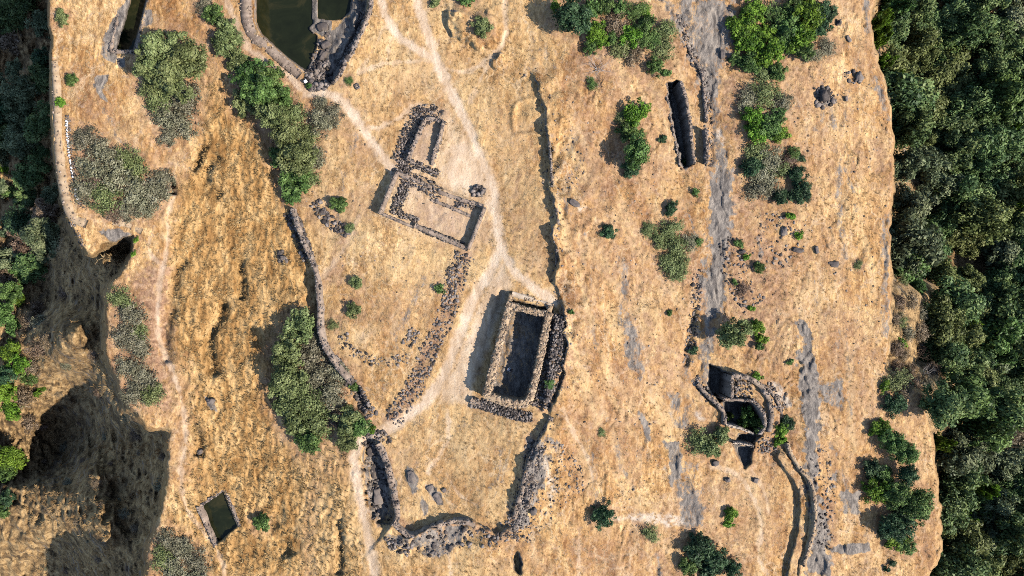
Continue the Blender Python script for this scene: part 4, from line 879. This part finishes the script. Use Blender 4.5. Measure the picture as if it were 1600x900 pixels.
# small cut objects
z = G(558.5, 135.5); e = empty('square_stone_socket', (*P(558.5, 135.5, z), z)); tag(e, 'small square stone socket with pale centre alone in the grass', 'stone block')
e.rotation_euler = (0, 0, .45)
def boxm(name, sx, sy, sz, mat, bevel=.12):
    k = 1 - bevel
    pts = [(-sx, -sy, -.2), (sx, -sy, -.2), (sx, sy, -.2), (-sx, sy, -.2), (-sx, -sy, sz * .8), (sx, -sy, sz * .8), (sx, sy, sz * .8), (-sx, sy, sz * .8), (-sx * k, -sy * k, sz), (sx * k, -sy * k, sz), (sx * k, sy * k, sz), (-sx * k, sy * k, sz)]
    q = [(0, 1, 5, 4), (1, 2, 6, 5), (2, 3, 7, 6), (3, 0, 4, 7), (4, 5, 9, 8), (5, 6, 10, 9), (6, 7, 11, 10), (7, 4, 8, 11), (8, 9, 10, 11)]
    return mesh_np(name, pts, None, q, mat, False, np.full(12, .5))
for dx, dy, sx, sy in ((0, .3, .36, .08), (0, -.3, .36, .08), (.28, 0, .08, .215), (-.28, 0, .08, .215)):
    obj('rim', boxm('rim', sx, sy, .32, M['basalt']), e, (dx, dy, 0))
obj('centre', boxm('centre', .19, .2, .12, M['plaster']), e)
z = G(477, 127); w_ = obj('white_block', boxm('white_block', .26, .2, .45, M['lime'], .25), None, (*P(477, 127, z + .5), z + .35)); w_.rotation_euler = (.15, .1, .6)
tag(w_, 'small bright white block on the dark rubble beside the pool parapet', 'block')

# ------------------------------------------------------------------ boulders and slabs
def boulder(u, v, rx, ry, h, rot, label, name='boulder', mat='basalt', sink=.3):
    rx *= .85; ry *= .85; h *= .8; n1, n2 = 14, 9; r = random.Random(int(u * 31 + v)); ph = r.random() * 40
    vs = []; 
    for j in range(n2 + 1):
        th = math.pi * j / n2
        for i in range(n1):
            a = 2 * math.pi * i / n1
            d = np.array([math.sin(th) * math.cos(a), math.sin(th) * math.sin(a), math.cos(th)])
            k = 1 + 1.0 * (float(fbm(np.array(d[0] * 1.6 + ph + d[2]), np.array(d[1] * 1.6 + ph - d[2] * .7), 3, 5)) - .5) * 1.5
            d = np.sign(d) * np.abs(d) ** .55; d = d / max(1.0, np.linalg.norm(d) * .8)
            vs.append(d * k * np.array([rx / 10, ry / 10, h]))
    q = []
    for j in range(n2):
        for i in range(n1): q.append((j * n1 + i, (j + 1) * n1 + i, (j + 1) * n1 + (i + 1) % n1, j * n1 + (i + 1) % n1))
    me = mesh_np(name, np.array(vs), None, q, M[mat], False, np.full(len(vs), .25 + .4 * r.random()))
    z = G(u, v); o = obj(name, me, None, (*P(u, v, z), z + h * sink - h * .1)); o.rotation_euler = (0, 0, rot)
    return tag(o, label, 'boulder' if name == 'boulder' else 'rock slab')
for args in [
 (1284,150,8,10,.9,.4,'large dark jagged outcrop boulder in the upper eastern grassland'), (1309,36,5,5,.6,.1,'round grey boulder at the edge of the bright green thicket'), (1325,62,4,6,.5,.6,'small dark boulder in grass below the round grey boulder'),
 (1340,121,6,8,.5,.5,'dark cracked boulder near the east cliff edge'), (1322,155,3,4,.3,.2,'small grey boulder beside the large jagged outcrop'), (1224,361,5,9,.5,.1,'upright grey slab boulder west of a bright green bush'),
 (1246,391,9,4,.4,-.2,'long grey boulder lying below the bright green bush'), (1275,390,4,6,.4,.3,'dark upright boulder with shadow in the open east grass'), (1158,393,6,4,.5,.5,'flat-topped grey block beside the rock strip'),
 (1302,414,9,6,.3,.1,'low grey boulder in the middle of the east grass'), (1117,723,6,5,.5,.4,'round brownish boulder below the olive bush'), (1180,750,6,4,.5,-.3,'brown boulder on the footpath below the gatehouse'),
 (443,403,5,4,.5,.3,'dark boulder pair on the grassy slope west of the terrace wall'), (437,395,4,5,.45,.9,'smaller dark boulder above its neighbour on the west slope'), (470,352,5,5,.5,.3,'blocky dark boulder at the top of the terrace wall'),
 (479,378,6,5,.5,.8,'dark boulder leaning on the terrace wall'), (330,627,6,5,.6,.2,'dark boulder on the lower west slope above the diamond tank'), (314,705,7,4,.4,.5,'dark flat boulder in the lower west slope hollow'),
 (833,797,5,7,.6,.4,'bluish boulder in the scree above the lower enclosure'), (694,766,4,4,.4,.1,'small round boulder east of the enclosure slabs'), (897,318,9,5,.35,-.5,'pale boulder on the ridge slope'), (1128,84,4,9,.5,.1,'dark upright boulder between rock strip and bright thicket'),
 (510,70,8,7,.7,.4,'pale rounded boulder at the water edge of the large pool'), (494,58,6,9,.6,.3,'pale long boulder rising from the large pool'), (505,88,10,5,.8,1.0,'grey boulder below the shaded pool bank'), (1137,750,5,4,.4,.2,'small dark boulder on the path west of the rampart')]:
    boulder(*args)
for args in [(672,763,8,5,.5,.6,'tilted dark rock slab with shadow inside the lower enclosure'), (684,778,6,10,.4,.5,'long grey rock slab inside the lower enclosure'), (643,745,7,12,.35,.3,'grey rock slab at the ditch side of the lower enclosure'),
 (584,735,6,14,.5,.1,'dark rock slab in the ditch of the lower enclosure'), (590,775,8,12,.6,.2,'broad dark rock slab low in the ditch'), (580,705,8,8,.6,.5,'dark rock step at the head of the ditch'), (503,42,9,8,.3,.2,'flat grey rock slab on the ledge between the pools')]:
    boulder(*args[:4], args[4] * .6, *args[5:], name='rock_slab')

# ------------------------------------------------------------------ plants
def tubes(segs, sides=5):
    """segs: list of (p0, r0, p1, r1) -> verts, quads"""
    V_, Q_ = [], []
    for p0, r0, p1, r1 in segs:
        p0 = np.array(p0, float); p1 = np.array(p1, float); d = p1 - p0; L = np.linalg.norm(d)
        if L < 1e-6: continue
        d /= L; a = np.cross(d, [0, 0, 1.0] if abs(d[2]) < .9 else [1.0, 0, 0]); a /= np.linalg.norm(a); b = np.cross(d, a)
        o = len(V_)
        for p, r in ((p0, r0), (p1, r1)):
            for k in range(sides):
                t = 2 * math.pi * k / sides; V_.append(p + r * (math.cos(t) * a + math.sin(t) * b))
        for k in range(sides): Q_.append((o + k, o + (k + 1) % sides, o + sides + (k + 1) % sides, o + sides + k))
    return np.array(V_), Q_
def make_crown(seed, nl, nleaf, leaf, zc, fz, lobe=.42, loose=.25, squash=1.0):
    """unit-radius crown: lobes spread over a dome, each filled with leaf-sized faces"""
    r = np.random.default_rng(seed); C = []
    while len(C) < nl:
        p = r.normal(size=3); p /= np.linalg.norm(p); p *= (.18 + .74 * r.random() ** .8)
        if p[2] < -.45: continue
        C.append(p)
    C = np.array(C); C[:, 0] *= 1 + (r.random() - .5) * .35; C[:, 1] *= 1 + (r.random() - .5) * .35
    rad = lobe * (.45 + .85 * r.random(nl)) * (1.15 - .45 * np.hypot(C[:, 0], C[:, 1])); lt = r.random(nl); C[:, 2] += (r.random(nl) - .5) * .25
    w = rad ** 2; k = r.choice(nl, nleaf, p=w / w.sum())
    d = r.normal(size=(nleaf, 3)); d /= np.linalg.norm(d, axis=1)[:, None]
    d[:, 2] = np.where(d[:, 2] < -.3, -d[:, 2], d[:, 2])
    rr = rad[k] * (1 - loose + loose * 2 * r.random(nleaf)) * (.55 + .45 * r.random(nleaf) ** .5)
    pos = C[k] + d * rr[:, None]; pos[:, 2] = pos[:, 2] * fz + zc
    pos[:, 2] = np.maximum(pos[:, 2], .03)
    nrm = d + r.normal(size=(nleaf, 3)) * .55 + np.array([0, 0, .35]); nrm /= np.linalg.norm(nrm, axis=1)[:, None]
    a = np.cross(nrm, r.normal(size=(nleaf, 3))); a /= np.linalg.norm(a, axis=1)[:, None] + 1e-9; b = np.cross(nrm, a)
    s = leaf * (.6 + .8 * r.random(nleaf))[:, None]
    v = np.stack([pos - a * s, pos - b * s * .55 + nrm * s * .15, pos + a * s, pos + b * s * .55 + nrm * s * .15], 1)
    tone = np.clip(.5 + (lt[k] - .5) * .75 + (r.random(nleaf) - .5) * .7, 0, 1)
    q = np.arange(nleaf * 4).reshape(-1, 4)
    me = mesh_np('crown', v.reshape(-1, 3), None, q, None, False, np.repeat(tone, 4)); me.materials.append(M['mid'])
    return me, C * np.array([1, 1, fz]) + np.array([0, 0, zc])
def make_trunk(C, seed, th, r0=.055, multi=1):
    r = random.Random(seed); segs = []
    if multi == 1:
        p = np.array([0, 0, -.15]); q = np.array([r.uniform(-.06, .06), r.uniform(-.06, .06), th])
        segs.append((p, r0 * 1.3, q, r0 * .8))
        for c in C[::max(1, len(C) // 8)]:
            m_ = q + (c - q) * .5 + np.array([0, 0, -.05]); segs.append((q, r0 * .6, m_, r0 * .36)); segs.append((m_, r0 * .36, c, r0 * .12))
    else:
        for c in C[::max(1, len(C) // 12)]:
            p = np.array([c[0] * .15, c[1] * .15, -.1]); m_ = p + (c - p) * .55 + np.array([0, 0, .04])
            segs.append((p, r0 * .6, m_, r0 * .4)); segs.append((m_, r0 * .4, c * 1.08, r0 * .12))
    v, q = tubes(segs)
    return mesh_np('trunk', v, None, q, M['bark'])
def make_bare(seed, spread=1.0, n0=6, depth=3, up=.6, r0=.035):
    r = random.Random(seed); segs = []
    def grow(p, d, L, rad, k):
        q = p
        for _ in range(2):
            d2 = d + np.array([r.gauss(0, .25), r.gauss(0, .25), r.gauss(0, .15)]); d2 /= np.linalg.norm(d2)
            q2 = q + d2 * L * .5; q2[2] = max(q2[2], .02); segs.append((q, rad, q2, rad * .75)); q = q2; rad *= .75; d = d2
        if k:
            for _ in range(r.choice((2, 3, 3))):
                dd = d + np.array([r.gauss(0, .6), r.gauss(0, .6), r.gauss(0.05, .35)]); dd /= np.linalg.norm(dd); grow(q, dd, L * .68, rad * .75, k - 1)
    for i in range(n0):
        a = 6.283 * i / n0 + r.random(); d = np.array([math.cos(a) * spread, math.sin(a) * spread, up]); d /= np.linalg.norm(d)
        grow(np.array([0, 0, -.05]), d, .48, r0, depth)
    v, q = tubes(segs, 4)
    return mesh_np('branches', v, None, q, M['twig'])
FORM = {}
for k in range(7):
    me, C = make_crown(100 + k, 44 + 6 * k, 7000, .056, .95, .80, .26, .35); FORM.setdefault('tree', []).append((me, make_trunk(C, k, .55)))
for k in range(6):
    me, C = make_crown(200 + k, 30 + 4 * k, 3200, .074, .50, .70, .27, .4); FORM.setdefault('shrub', []).append((me, make_trunk(C, k, .2, .045, 2)))
for k in range(4):
    me, C = make_crown(300 + k, 8 + k, 640, .14, .42, .55, .45); FORM.setdefault('small', []).append((me, make_trunk(C, k, .15, .05, 2)))
for k in range(5):
    me, C = make_crown(400 + k, 50 + 6 * k, 2500, .050, .40, .55, .23, .8); FORM.setdefault('sparse', []).append((me, make_bare(50 + k, 1, 9, 2, .8, .022)))
BARE = [make_bare(70 + k, 1.1, 9, 3, .7, .020) for k in range(4)]
BARK = {'grey': 'twig', 'brown': 'twig'}

TONE = dict(dark='dark green', mid='mid-green', bright='bright green', olive='olive-green', grey='grey-green', brown='brown dry', forest='dark green', forest_grey='grey-green', forest_olive='olive-green', forest_brown='brownish')
def plant(u, v, r, mat, form, label, group=None, zs=1.0, name=None, cat=None):
    R = r / 10.0
    z = G(u, v)
    # crown centre is what is seen at (u, v)
    for _ in range(3):
        x, y = P(u, v, z + R * zs * .7); z = ground_xy(x, y) if z > -20 else G(u, v)
    cat = cat or ('tree' if form == 'tree' else 'shrub')
    name = name or ('tree' if form == 'tree' else ('bush' if form == 'small' else 'shrub'))
    e = empty(name, (x, y, z)); e.rotation_euler = (0, 0, random.random() * 6.283); e.scale = (R * random.uniform(.82, 1.15), R * random.uniform(.82, 1.15), R * zs)
    tag(e, label, cat, group); e['_v'] = v; e['_u'] = u
    me, tk = random.choice(FORM[form])
    c = obj('crown', me, e); c.material_slots[0].link = 'OBJECT'; c.material_slots[0].material = M[mat]
    t = obj('trunk' if form in ('tree', 'shrub', 'small') else 'branches', tk, e)
    if form == 'sparse' and mat not in BARK:
        t.material_slots[0].link = 'OBJECT'; t.material_slots[0].material = M['bark']
    return e
def bare(u, v, r, mat, label, zs=.7, cat='shrub', name='bare_shrub', group=None, rot=None):
    R = r / 10.0; z = G(u, v); x, y = P(u, v, z)
    e = empty(name, (x, y, z)); e.rotation_euler = (0, 0, random.random() * 6.283 if rot is None else rot); e.scale = (R, R, R * zs); tag(e, label, cat, group); e['_v'] = v; e['_u'] = u
    b = obj('branches', random.choice(BARE), e); b.material_slots[0].link = 'OBJECT'; b.material_slots[0].material = M[mat]
    return e

for place, grp, items in CLUSTERS:
    for u, v, r, mat, form in items:
        size = 'large' if r >= 24 else ('medium' if r >= 14 else 'small')
        noun = {'tree': 'spreading tree', 'shrub': 'leafy shrub', 'small': 'bush', 'sparse': 'twiggy shrub'}[form]
        plant(u, v, r * (1.18 if form == SP else 1.1) * (1.7 if 'cliff edge' in place else 1), mat, form, f'{size} {TONE[mat]} {noun} {place}', grp, .62 if form == SP else (4.0 if 'cliff edge' in place else 2.4 if 1135 < u < 1190 and 640 < v < 670 else (.9 if form == SH else 1.0)))
bare(655, 660, 14, 'twig', 'round leafless grey shrub beside the main path'); bare(1012, 478, 14, 'twig', 'leafless brown scrub below the olive clump'); bare(1155, 150, 12, 'twig', 'leafless scrub on the brown bank beside the rock strip')
bare(933, 108, 26, 'palebark', 'bleached leafless tree with pale branches below the mixed thicket', .8, 'tree', 'dead_tree'); bare(938, 133, 20, 'darkbark', 'dark fallen dead branches below the bleached tree', .25, 'branch', 'dead_branches')
bare(1196, 437, 15, 'darkbark', 'dark dead branch lying on the east bank', .25, 'branch', 'dead_branches'); bare(948, 328, 10, 'darkbark', 'dark dead branch on the slope above a lone bush', .3, 'branch', 'dead_branches')
bare(1228, 830, 14, 'darkbark', 'dead branches on the grass beside the rampart walk', .3, 'branch', 'dead_branches'); bare(1150, 870, 16, 'darkbark', 'dead branches beside the dark bushes at the bottom border', .4, 'branch', 'dead_branches')
bare(1020, 260, 12, 'twig', 'leafless twigs below the green pair of bushes', .4); bare(975, 408, 8, 'darkbark', 'small dead branch on the open slope', .3, 'branch', 'dead_branches'); bare(1135, 757, 11, 'twig', 'dark round leafless shrub on the slope below the gatehouse')
bare(1270, 122, 9, 'darkbark', 'dead branch with a patch of shade above the jagged outcrop', .4, 'branch', 'dead_branches'); bare(1430, 555, 26, 'twig', 'broad leafless brown tree at the break in the east cliff', .8, 'tree', 'dead_tree'); bare(1450, 520, 24, 'palebark', 'pale leafless tree at the forest edge', .8, 'tree', 'dead_tree'); bare(1443, 585, 22, 'palebark', 'pale leafless tree below the broad brown tree', .8, 'tree', 'dead_tree')
for u, v, r, mat, form in [(1412,555,18,'brown',SP),(1436,545,20,'brown',SP),(1422,580,20,'brown',SP),(1448,560,20,'grey',SP),(1405,470,18,'brown',SP),(1410,500,16,'olive',SP),(1402,395,18,'bright',SH),(1412,415,18,'bright',SH),(1425,405,14,'mid',SH),(1410,440,16,'olive',SP),(1402,372,14,'mid',SH),(1408,535,12,'bright',SM),(1395,350,10,'mid',SH),(1402,545,20,'brown',SP),(1418,520,20,'grey',SP),(1400,575,18,'brown',SP),(1428,600,20,'brown',SP),(1450,600,22,'grey',SP),(1440,490,20,'grey',SP),(1425,470,18,'brown',SP),(1455,540,22,'brown',SP),(1415,610,18,'brown',SP),(1438,520,20,'brown',SP),(1460,580,20,'brown',SP),(1400,500,16,'brown',SP)]:
    plant(u, v, r, mat, form, f'{"large" if r > 18 else "smaller"} {TONE[mat]} {"leafy" if form != SP else "twiggy"} shrub below the east cliff edge', 'shrubs below the east cliff edge')

# forest east of the plateau
def darts(n, lo, hi, gap, ok):
    pts = []; r = random.Random(5)
    for _ in range(n):
        p = (r.uniform(lo[0], hi[0]), r.uniform(lo[1], hi[1]))
        if not ok(*p): continue
        g = gap * r.uniform(.75, 1.2)
        if all((p[0] - q[0]) ** 2 + (p[1] - q[1]) ** 2 > g * g for q in pts): pts.append(p)
    return pts
DE = np.where(east, de, -de)
fr_ = random.Random(21)
for u, v in darts(6000, (1370, -60), (1680, 960), 39, lambda u, v: hs(u, v, DE) > (9 if not 420 < v < 610 else 62)):
    d = hs(u, v, DE)
    t = float(fbm(np.array(u / 60), np.array(v / 60), 2, 95)) + fr_.uniform(-.16, .16)
    mat = 'forest_grey' if t < .40 else ('forest' if t < .58 else 'forest_olive')
    q = fr_.random()
    if q < .035: mat = 'forest_brown'
    elif q < .10: mat = 'mid'
    elif q < .30: mat = 'forest'
    zone = 'beside the cliff' if d < 70 else ('in mid forest' if d < 140 else 'in the outer forest')
    R = fr_.uniform(3.6, 6.2) * 10; third = 'upper' if v < 300 else ('middle' if v < 600 else 'lower')
    plant(u, v, R, mat, TR, f'{"tall" if R > 50 else "smaller"} {TONE[mat]} tree {zone}, {third} third', 'forest trees east of the plateau', fr_.uniform(.8, 1.6))
for u, v, r in [(1590,105,16),(1578,200,14),(1508,810,16),(1500,500,22),(1560,70,10),(1470,690,14),(1585,320,20),(1532,760,18)]:
    plant(u, v, r * 1.5, 'bright', SH, 'small bright green young tree amid the dark forest', 'bright young trees in the forest', 3.6, 'tree', 'tree')
# valley west of the plateau
for u, v in darts(2500, (-60, -60), (100, 440), 36, lambda u, v: hs(u, v, DWs) > 14 and not (v > 400 and u > 60)):
    mat = fr_.choice(['forest', 'dark', 'forest_grey', 'forest', 'brown']); R = fr_.uniform(2.4, 4.8) * 10
    plant(u, v, R, mat, TR if R > 34 else SH, f'{"large" if R > 40 else ("medium" if R > 32 else "small")} {TONE[mat]} tree in shade under the {"upper" if v < 130 else ("middle" if v < 270 else "lower")} west cliff', 'trees in the shaded western valley')
for u, v, r, mat, form in [(8,262,14,'bright',SH),(15,300,16,'mid',SH),(30,428,20,'mid',SH),(20,455,22,'mid',TR),(8,490,24,'mid',TR),(22,512,18,'mid',SH),(28,470,14,'bright',SH),(14,548,20,'bright',SH),(30,570,18,'bright',SH),(45,590,16,'mid',SH),(10,612,22,'bright',TR),(16,640,20,'bright',SH),(4,585,22,'dark',TR),(12,712,24,'bright',TR),(28,722,18,'bright',SH),(8,738,20,'mid',SH),(8,780,16,'dark',SH),(4,800,14,'mid',SH),(42,505,20,'brown',SP),(60,545,24,'brown',SP),(50,570,20,'brown',SP),(60,505,16,'grey',SP),(35,620,24,'brown',SP),(40,660,22,'brown',SP),(55,480,18,'brown',SP),(20,580,18,'brown',SP),(72,530,16,'brown',SP),(8,400,22,'brown',SP),(4,440,24,'brown',SP),(60,612,12,'bright',SM)]:
    plant(u, v, r * 1.3, mat, form, f'{TONE[mat]} {"tree" if form == TR else "shrub"} on the lower western ravine side', 'plants on the western ravine side')
for u, v in darts(500, (60, 440), (262, 900), 36, lambda u, v: hs(u, v, DWs) > 10):
    r = fr_.uniform(5, 17)
    mt = fr_.choice(['brown', 'grey', 'brown']); plant(u, v, r, mt, SP, f'{"low" if r > 10 else "tiny"} {TONE[mt]} scrub on the {"upper" if v < 560 else ("middle" if v < 720 else "lower")} {"gully" if u < 150 else "ravine slope"}', 'dry scrub on the ravine slope', .5)

# ------------------------------------------------------------------ grass
def tuft_mesh(name, nb, seed, lean, mat, w=.07):
    r = np.random.default_rng(seed); vs = []; ts = []
    for k in range(nb):
        a = r.random() * 6.283; ln = lean * (.3 + r.random()); h = (.55 + .6 * r.random())
        d = np.array([math.cos(a), math.sin(a), 0]); s = np.array([-d[1], d[0], 0])
        b = d * r.random() * .18; m_ = b + d * ln * .45 + np.array([0, 0, h * .7]); t = b + d * ln * 1.1 + np.array([0, 0, h])
        o = len(vs); vs += [b - s * w, b + s * w, m_ + s * w * .8, m_ - s * w * .8, t]
        ts += [(o, o + 1, o + 2), (o, o + 2, o + 3), (o + 3, o + 2, o + 4)]
    return bpy.data.objects.new(name, mesh_np(name, vs, ts, None, mat))
def scatter_grass(name, label, uv, size, tone, src):
    size = size * (1 + 1.3 * hs(uv[:, 0], uv[:, 1], VALLEY))
    z = hs(uv[:, 0], uv[:, 1]) - .03; x, y = P(uv[:, 0], uv[:, 1], z); n = len(uv)
    me = bpy.data.meshes.new(name); me.vertices.add(n); me.vertices.foreach_set('co', np.c_[x, y, z].astype(np.float32).ravel())
    for nm, arr, tp, key in (('size', size, 'FLOAT', 'value'), ('tone', tone, 'FLOAT', 'value'), ('turn', np.c_[(rng.random(n) - .5) * .5, (rng.random(n) - .5) * .5, rng.random(n) * 6.283], 'FLOAT_VECTOR', 'vector')):
        me.attributes.new(nm, tp, 'POINT').data.foreach_set(key, np.asarray(arr, np.float32).ravel())
    o = obj(name, me); tag(o, label, 'grass', kind='stuff')
    ng = bpy.data.node_groups.new(name, 'GeometryNodeTree')
    ng.interface.new_socket('Geometry', in_out='INPUT', socket_type='NodeSocketGeometry'); ng.interface.new_socket('Geometry', in_out='OUTPUT', socket_type='NodeSocketGeometry')
    gi = ng.nodes.new('NodeGroupInput'); go = ng.nodes.new('NodeGroupOutput')
    oi = ng.nodes.new('GeometryNodeObjectInfo'); oi.inputs['Object'].default_value = src
    ip = ng.nodes.new('GeometryNodeInstanceOnPoints')
    def named(nm, tp):
        a = ng.nodes.new('GeometryNodeInputNamedAttribute'); a.data_type = tp; a.inputs['Name'].default_value = nm; return a.outputs[0]
    L = ng.links.new
    L(gi.outputs[0], ip.inputs['Points']); L(oi.outputs['Geometry'], ip.inputs['Instance']); L(named('turn', 'FLOAT_VECTOR'), ip.inputs['Rotation']); L(named('size', 'FLOAT'), ip.inputs['Scale']); L(ip.outputs[0], go.inputs[0])
    o.modifiers.new('scatter', 'NODES').node_group = ng
    return o
def grass_points(n):
    uv = np.c_[rng.uniform(40, 1480, n), rng.uniform(-20, 920, n)]
    return uv
steepF = np.hypot(gx, gy)
pits = np.zeros(U.shape)
for poly in (HOLLOW, TANK_TOP, TANK_DIAMOND, SLIT, PIT_A, PIT_B, PIT_C, BUILDING, [(655,315),(735,333),(712,378),(640,345)], RUIN_UP):
    sl, d = poly_sd(poly, 6); pits[sl] = np.maximum(pits[sl], (d < 3) * 1.0)
bare_ = np.clip(Mp * 1.15 + Mr * 1.1 + Ms * .85 + pits + VALLEY * .2, 0, 1)
uv = grass_points(330000); cz = hs(uv[:, 0], uv[:, 1], Mc); kb = 1 - hs(uv[:, 0], uv[:, 1], bare_)
clump = fbm(uv[:, 0] / 14, uv[:, 1] / 14, 3, 97)
pick = rng.random(len(uv)) < kb * (.15 + 1.5 * np.clip(clump - .30, 0, 1)) * .26
fine_ = pick & (rng.random(len(uv)) > cz)
u1 = uv[fine_]; t1 = np.clip(.42 + 1.5 * (fbm(u1[:, 0] / 70, u1[:, 1] / 70, 5, 98) - .45) + (rng.random(len(u1)) - .5) * .35, 0, 1)
scatter_grass('dry_grass', 'short dry straw grass over the plateau', u1, (.12 + .20 * rng.random(len(u1)) ** 1.5), t1, tuft_mesh('grass_tuft', 9, 3, .9, M['straw']))
co_ = (rng.random(len(uv)) < cz * kb * (.03 + .42 * np.clip(hs(uv[:, 0], uv[:, 1], tuss) - .15, 0, 1)))
u2 = uv[co_]; t2 = np.clip(.25 + .9 * (fbm(u2[:, 0] / 30, u2[:, 1] / 30, 4, 99) - .2) + (rng.random(len(u2)) - .5) * .5, 0, 1)
scatter_grass('coarse_grass', 'tall orange tussock grass on the western slope', u2, .18 + .30 * rng.random(len(u2)) ** 1.5, t2, tuft_mesh('grass_tuft', 11, 4, .75, M['straw_coarse'], .06))
print('TUFTS', len(u1), len(u2))

# ------------------------------------------------------------------ person inside the building
def person(u, v, label):
    z = G(u, v); x, y = P(u, v, z)
    J = [((0, 0, .14), .14), ((-.13, 0, .33), .15), ((-.25, 0, .50), .165), ((-.32, 0, .61), .055), ((-.36, 0, .68), .075), ((-.39, 0, .77), .09), ((-.40, 0, .84), .06)]
    E = [(0, 1), (1, 2), (2, 3), (3, 4), (4, 5), (5, 6)]
    def chain(frm, pts):
        p = frm
        for c, r in pts: J.append((c, r)); E.append((p, len(J) - 1)); p = len(J) - 1
        return p
    for s in (-1, 1):
        chain(0, [((.03, .10 * s, .13), .10), ((.40, .13 * s, .40), .068), ((.60, .12 * s, .08), .045), ((.74, .14 * s, .045), .038)])
        h = chain(2, [((-.25, .21 * s, .52), .07), ((-.04, .28 * s, .34), .05), ((.27, .20 * s, .41), .03), ((.33, .18 * s, .42), .034)])
        for k, (dy, L) in enumerate(((-.035, .05), (-.015, .07), (.005, .075), (.022, .065))):
            chain(h, [((.37, .18 * s + dy, .42), .010), ((.37 + L, .18 * s + dy * 1.3, .395), .008)])
        chain(h, [((.34, (.18 - .05) * s, .435), .011), ((.375, (.18 - .065) * s, .43), .009)])
    me = bpy.data.meshes.new('body'); me.from_pydata([c for c, r in J], E, []); me.update()
    o = bpy.data.objects.new('body', me); COL.objects.link(o)
    sk = o.modifiers.new('skin', 'SKIN'); o.modifiers.new('sub', 'SUBSURF').levels = 1
    for k, (c, r) in enumerate(J): me.skin_vertices[0].data[k].radius = (r, r)
    me.skin_vertices[0].data[0].use_root = True
    dg = bpy.context.evaluated_depsgraph_get(); fin = bpy.data.meshes.new_from_object(o.evaluated_get(dg))
    bpy.data.objects.remove(o)
    for m_ in ('cloth_white', 'cloth_dark', 'skin', 'hair'): fin.materials.append(M[m_])
    for p in fin.polygons:
        c = p.center; k = 2
        if c.z > .63 and c.x < -.27: k = 3 if (c.x < -.40 or c.z > .78) else 2
        elif c.x < .22 and c.z > .17 and (c.x < .12 or abs(c.y) > .17): k = 0
        elif c.z < .5 and not (c.x > .22 and abs(c.y) < .3 and c.z > .38 and abs(c.y) > .145 and c.x < .47): k = 1
        p.material_index = k; p.use_smooth = True
    e = empty('person', (x, y, z)); e.rotation_euler = (0, 0, -.35); tag(e, label, 'person'); obj('body', fin, e); return e
person(796, 577, 'person in white top and dark trousers inside the roofless building')

# ------------------------------------------------------------------ labels: look-alikes are told apart by their order down the picture
ORD = ['first', 'second', 'third', 'fourth', 'fifth', 'sixth', 'seventh', 'eighth', 'ninth', 'tenth', 'eleventh', 'twelfth']
by = {}
for o in LABELS: by.setdefault(o['label'], []).append(o)
for lb, os_ in by.items():
    if 1 < len(os_) <= 12 and '_v' in os_[0]:
        for k, o in enumerate(sorted(os_, key=lambda q: q['_v'])): o['label'] = f'{lb}, {ORD[k]} from top'
for o in LABELS:
    for k in ('_v', '_u'):
        if k in o: del o[k]
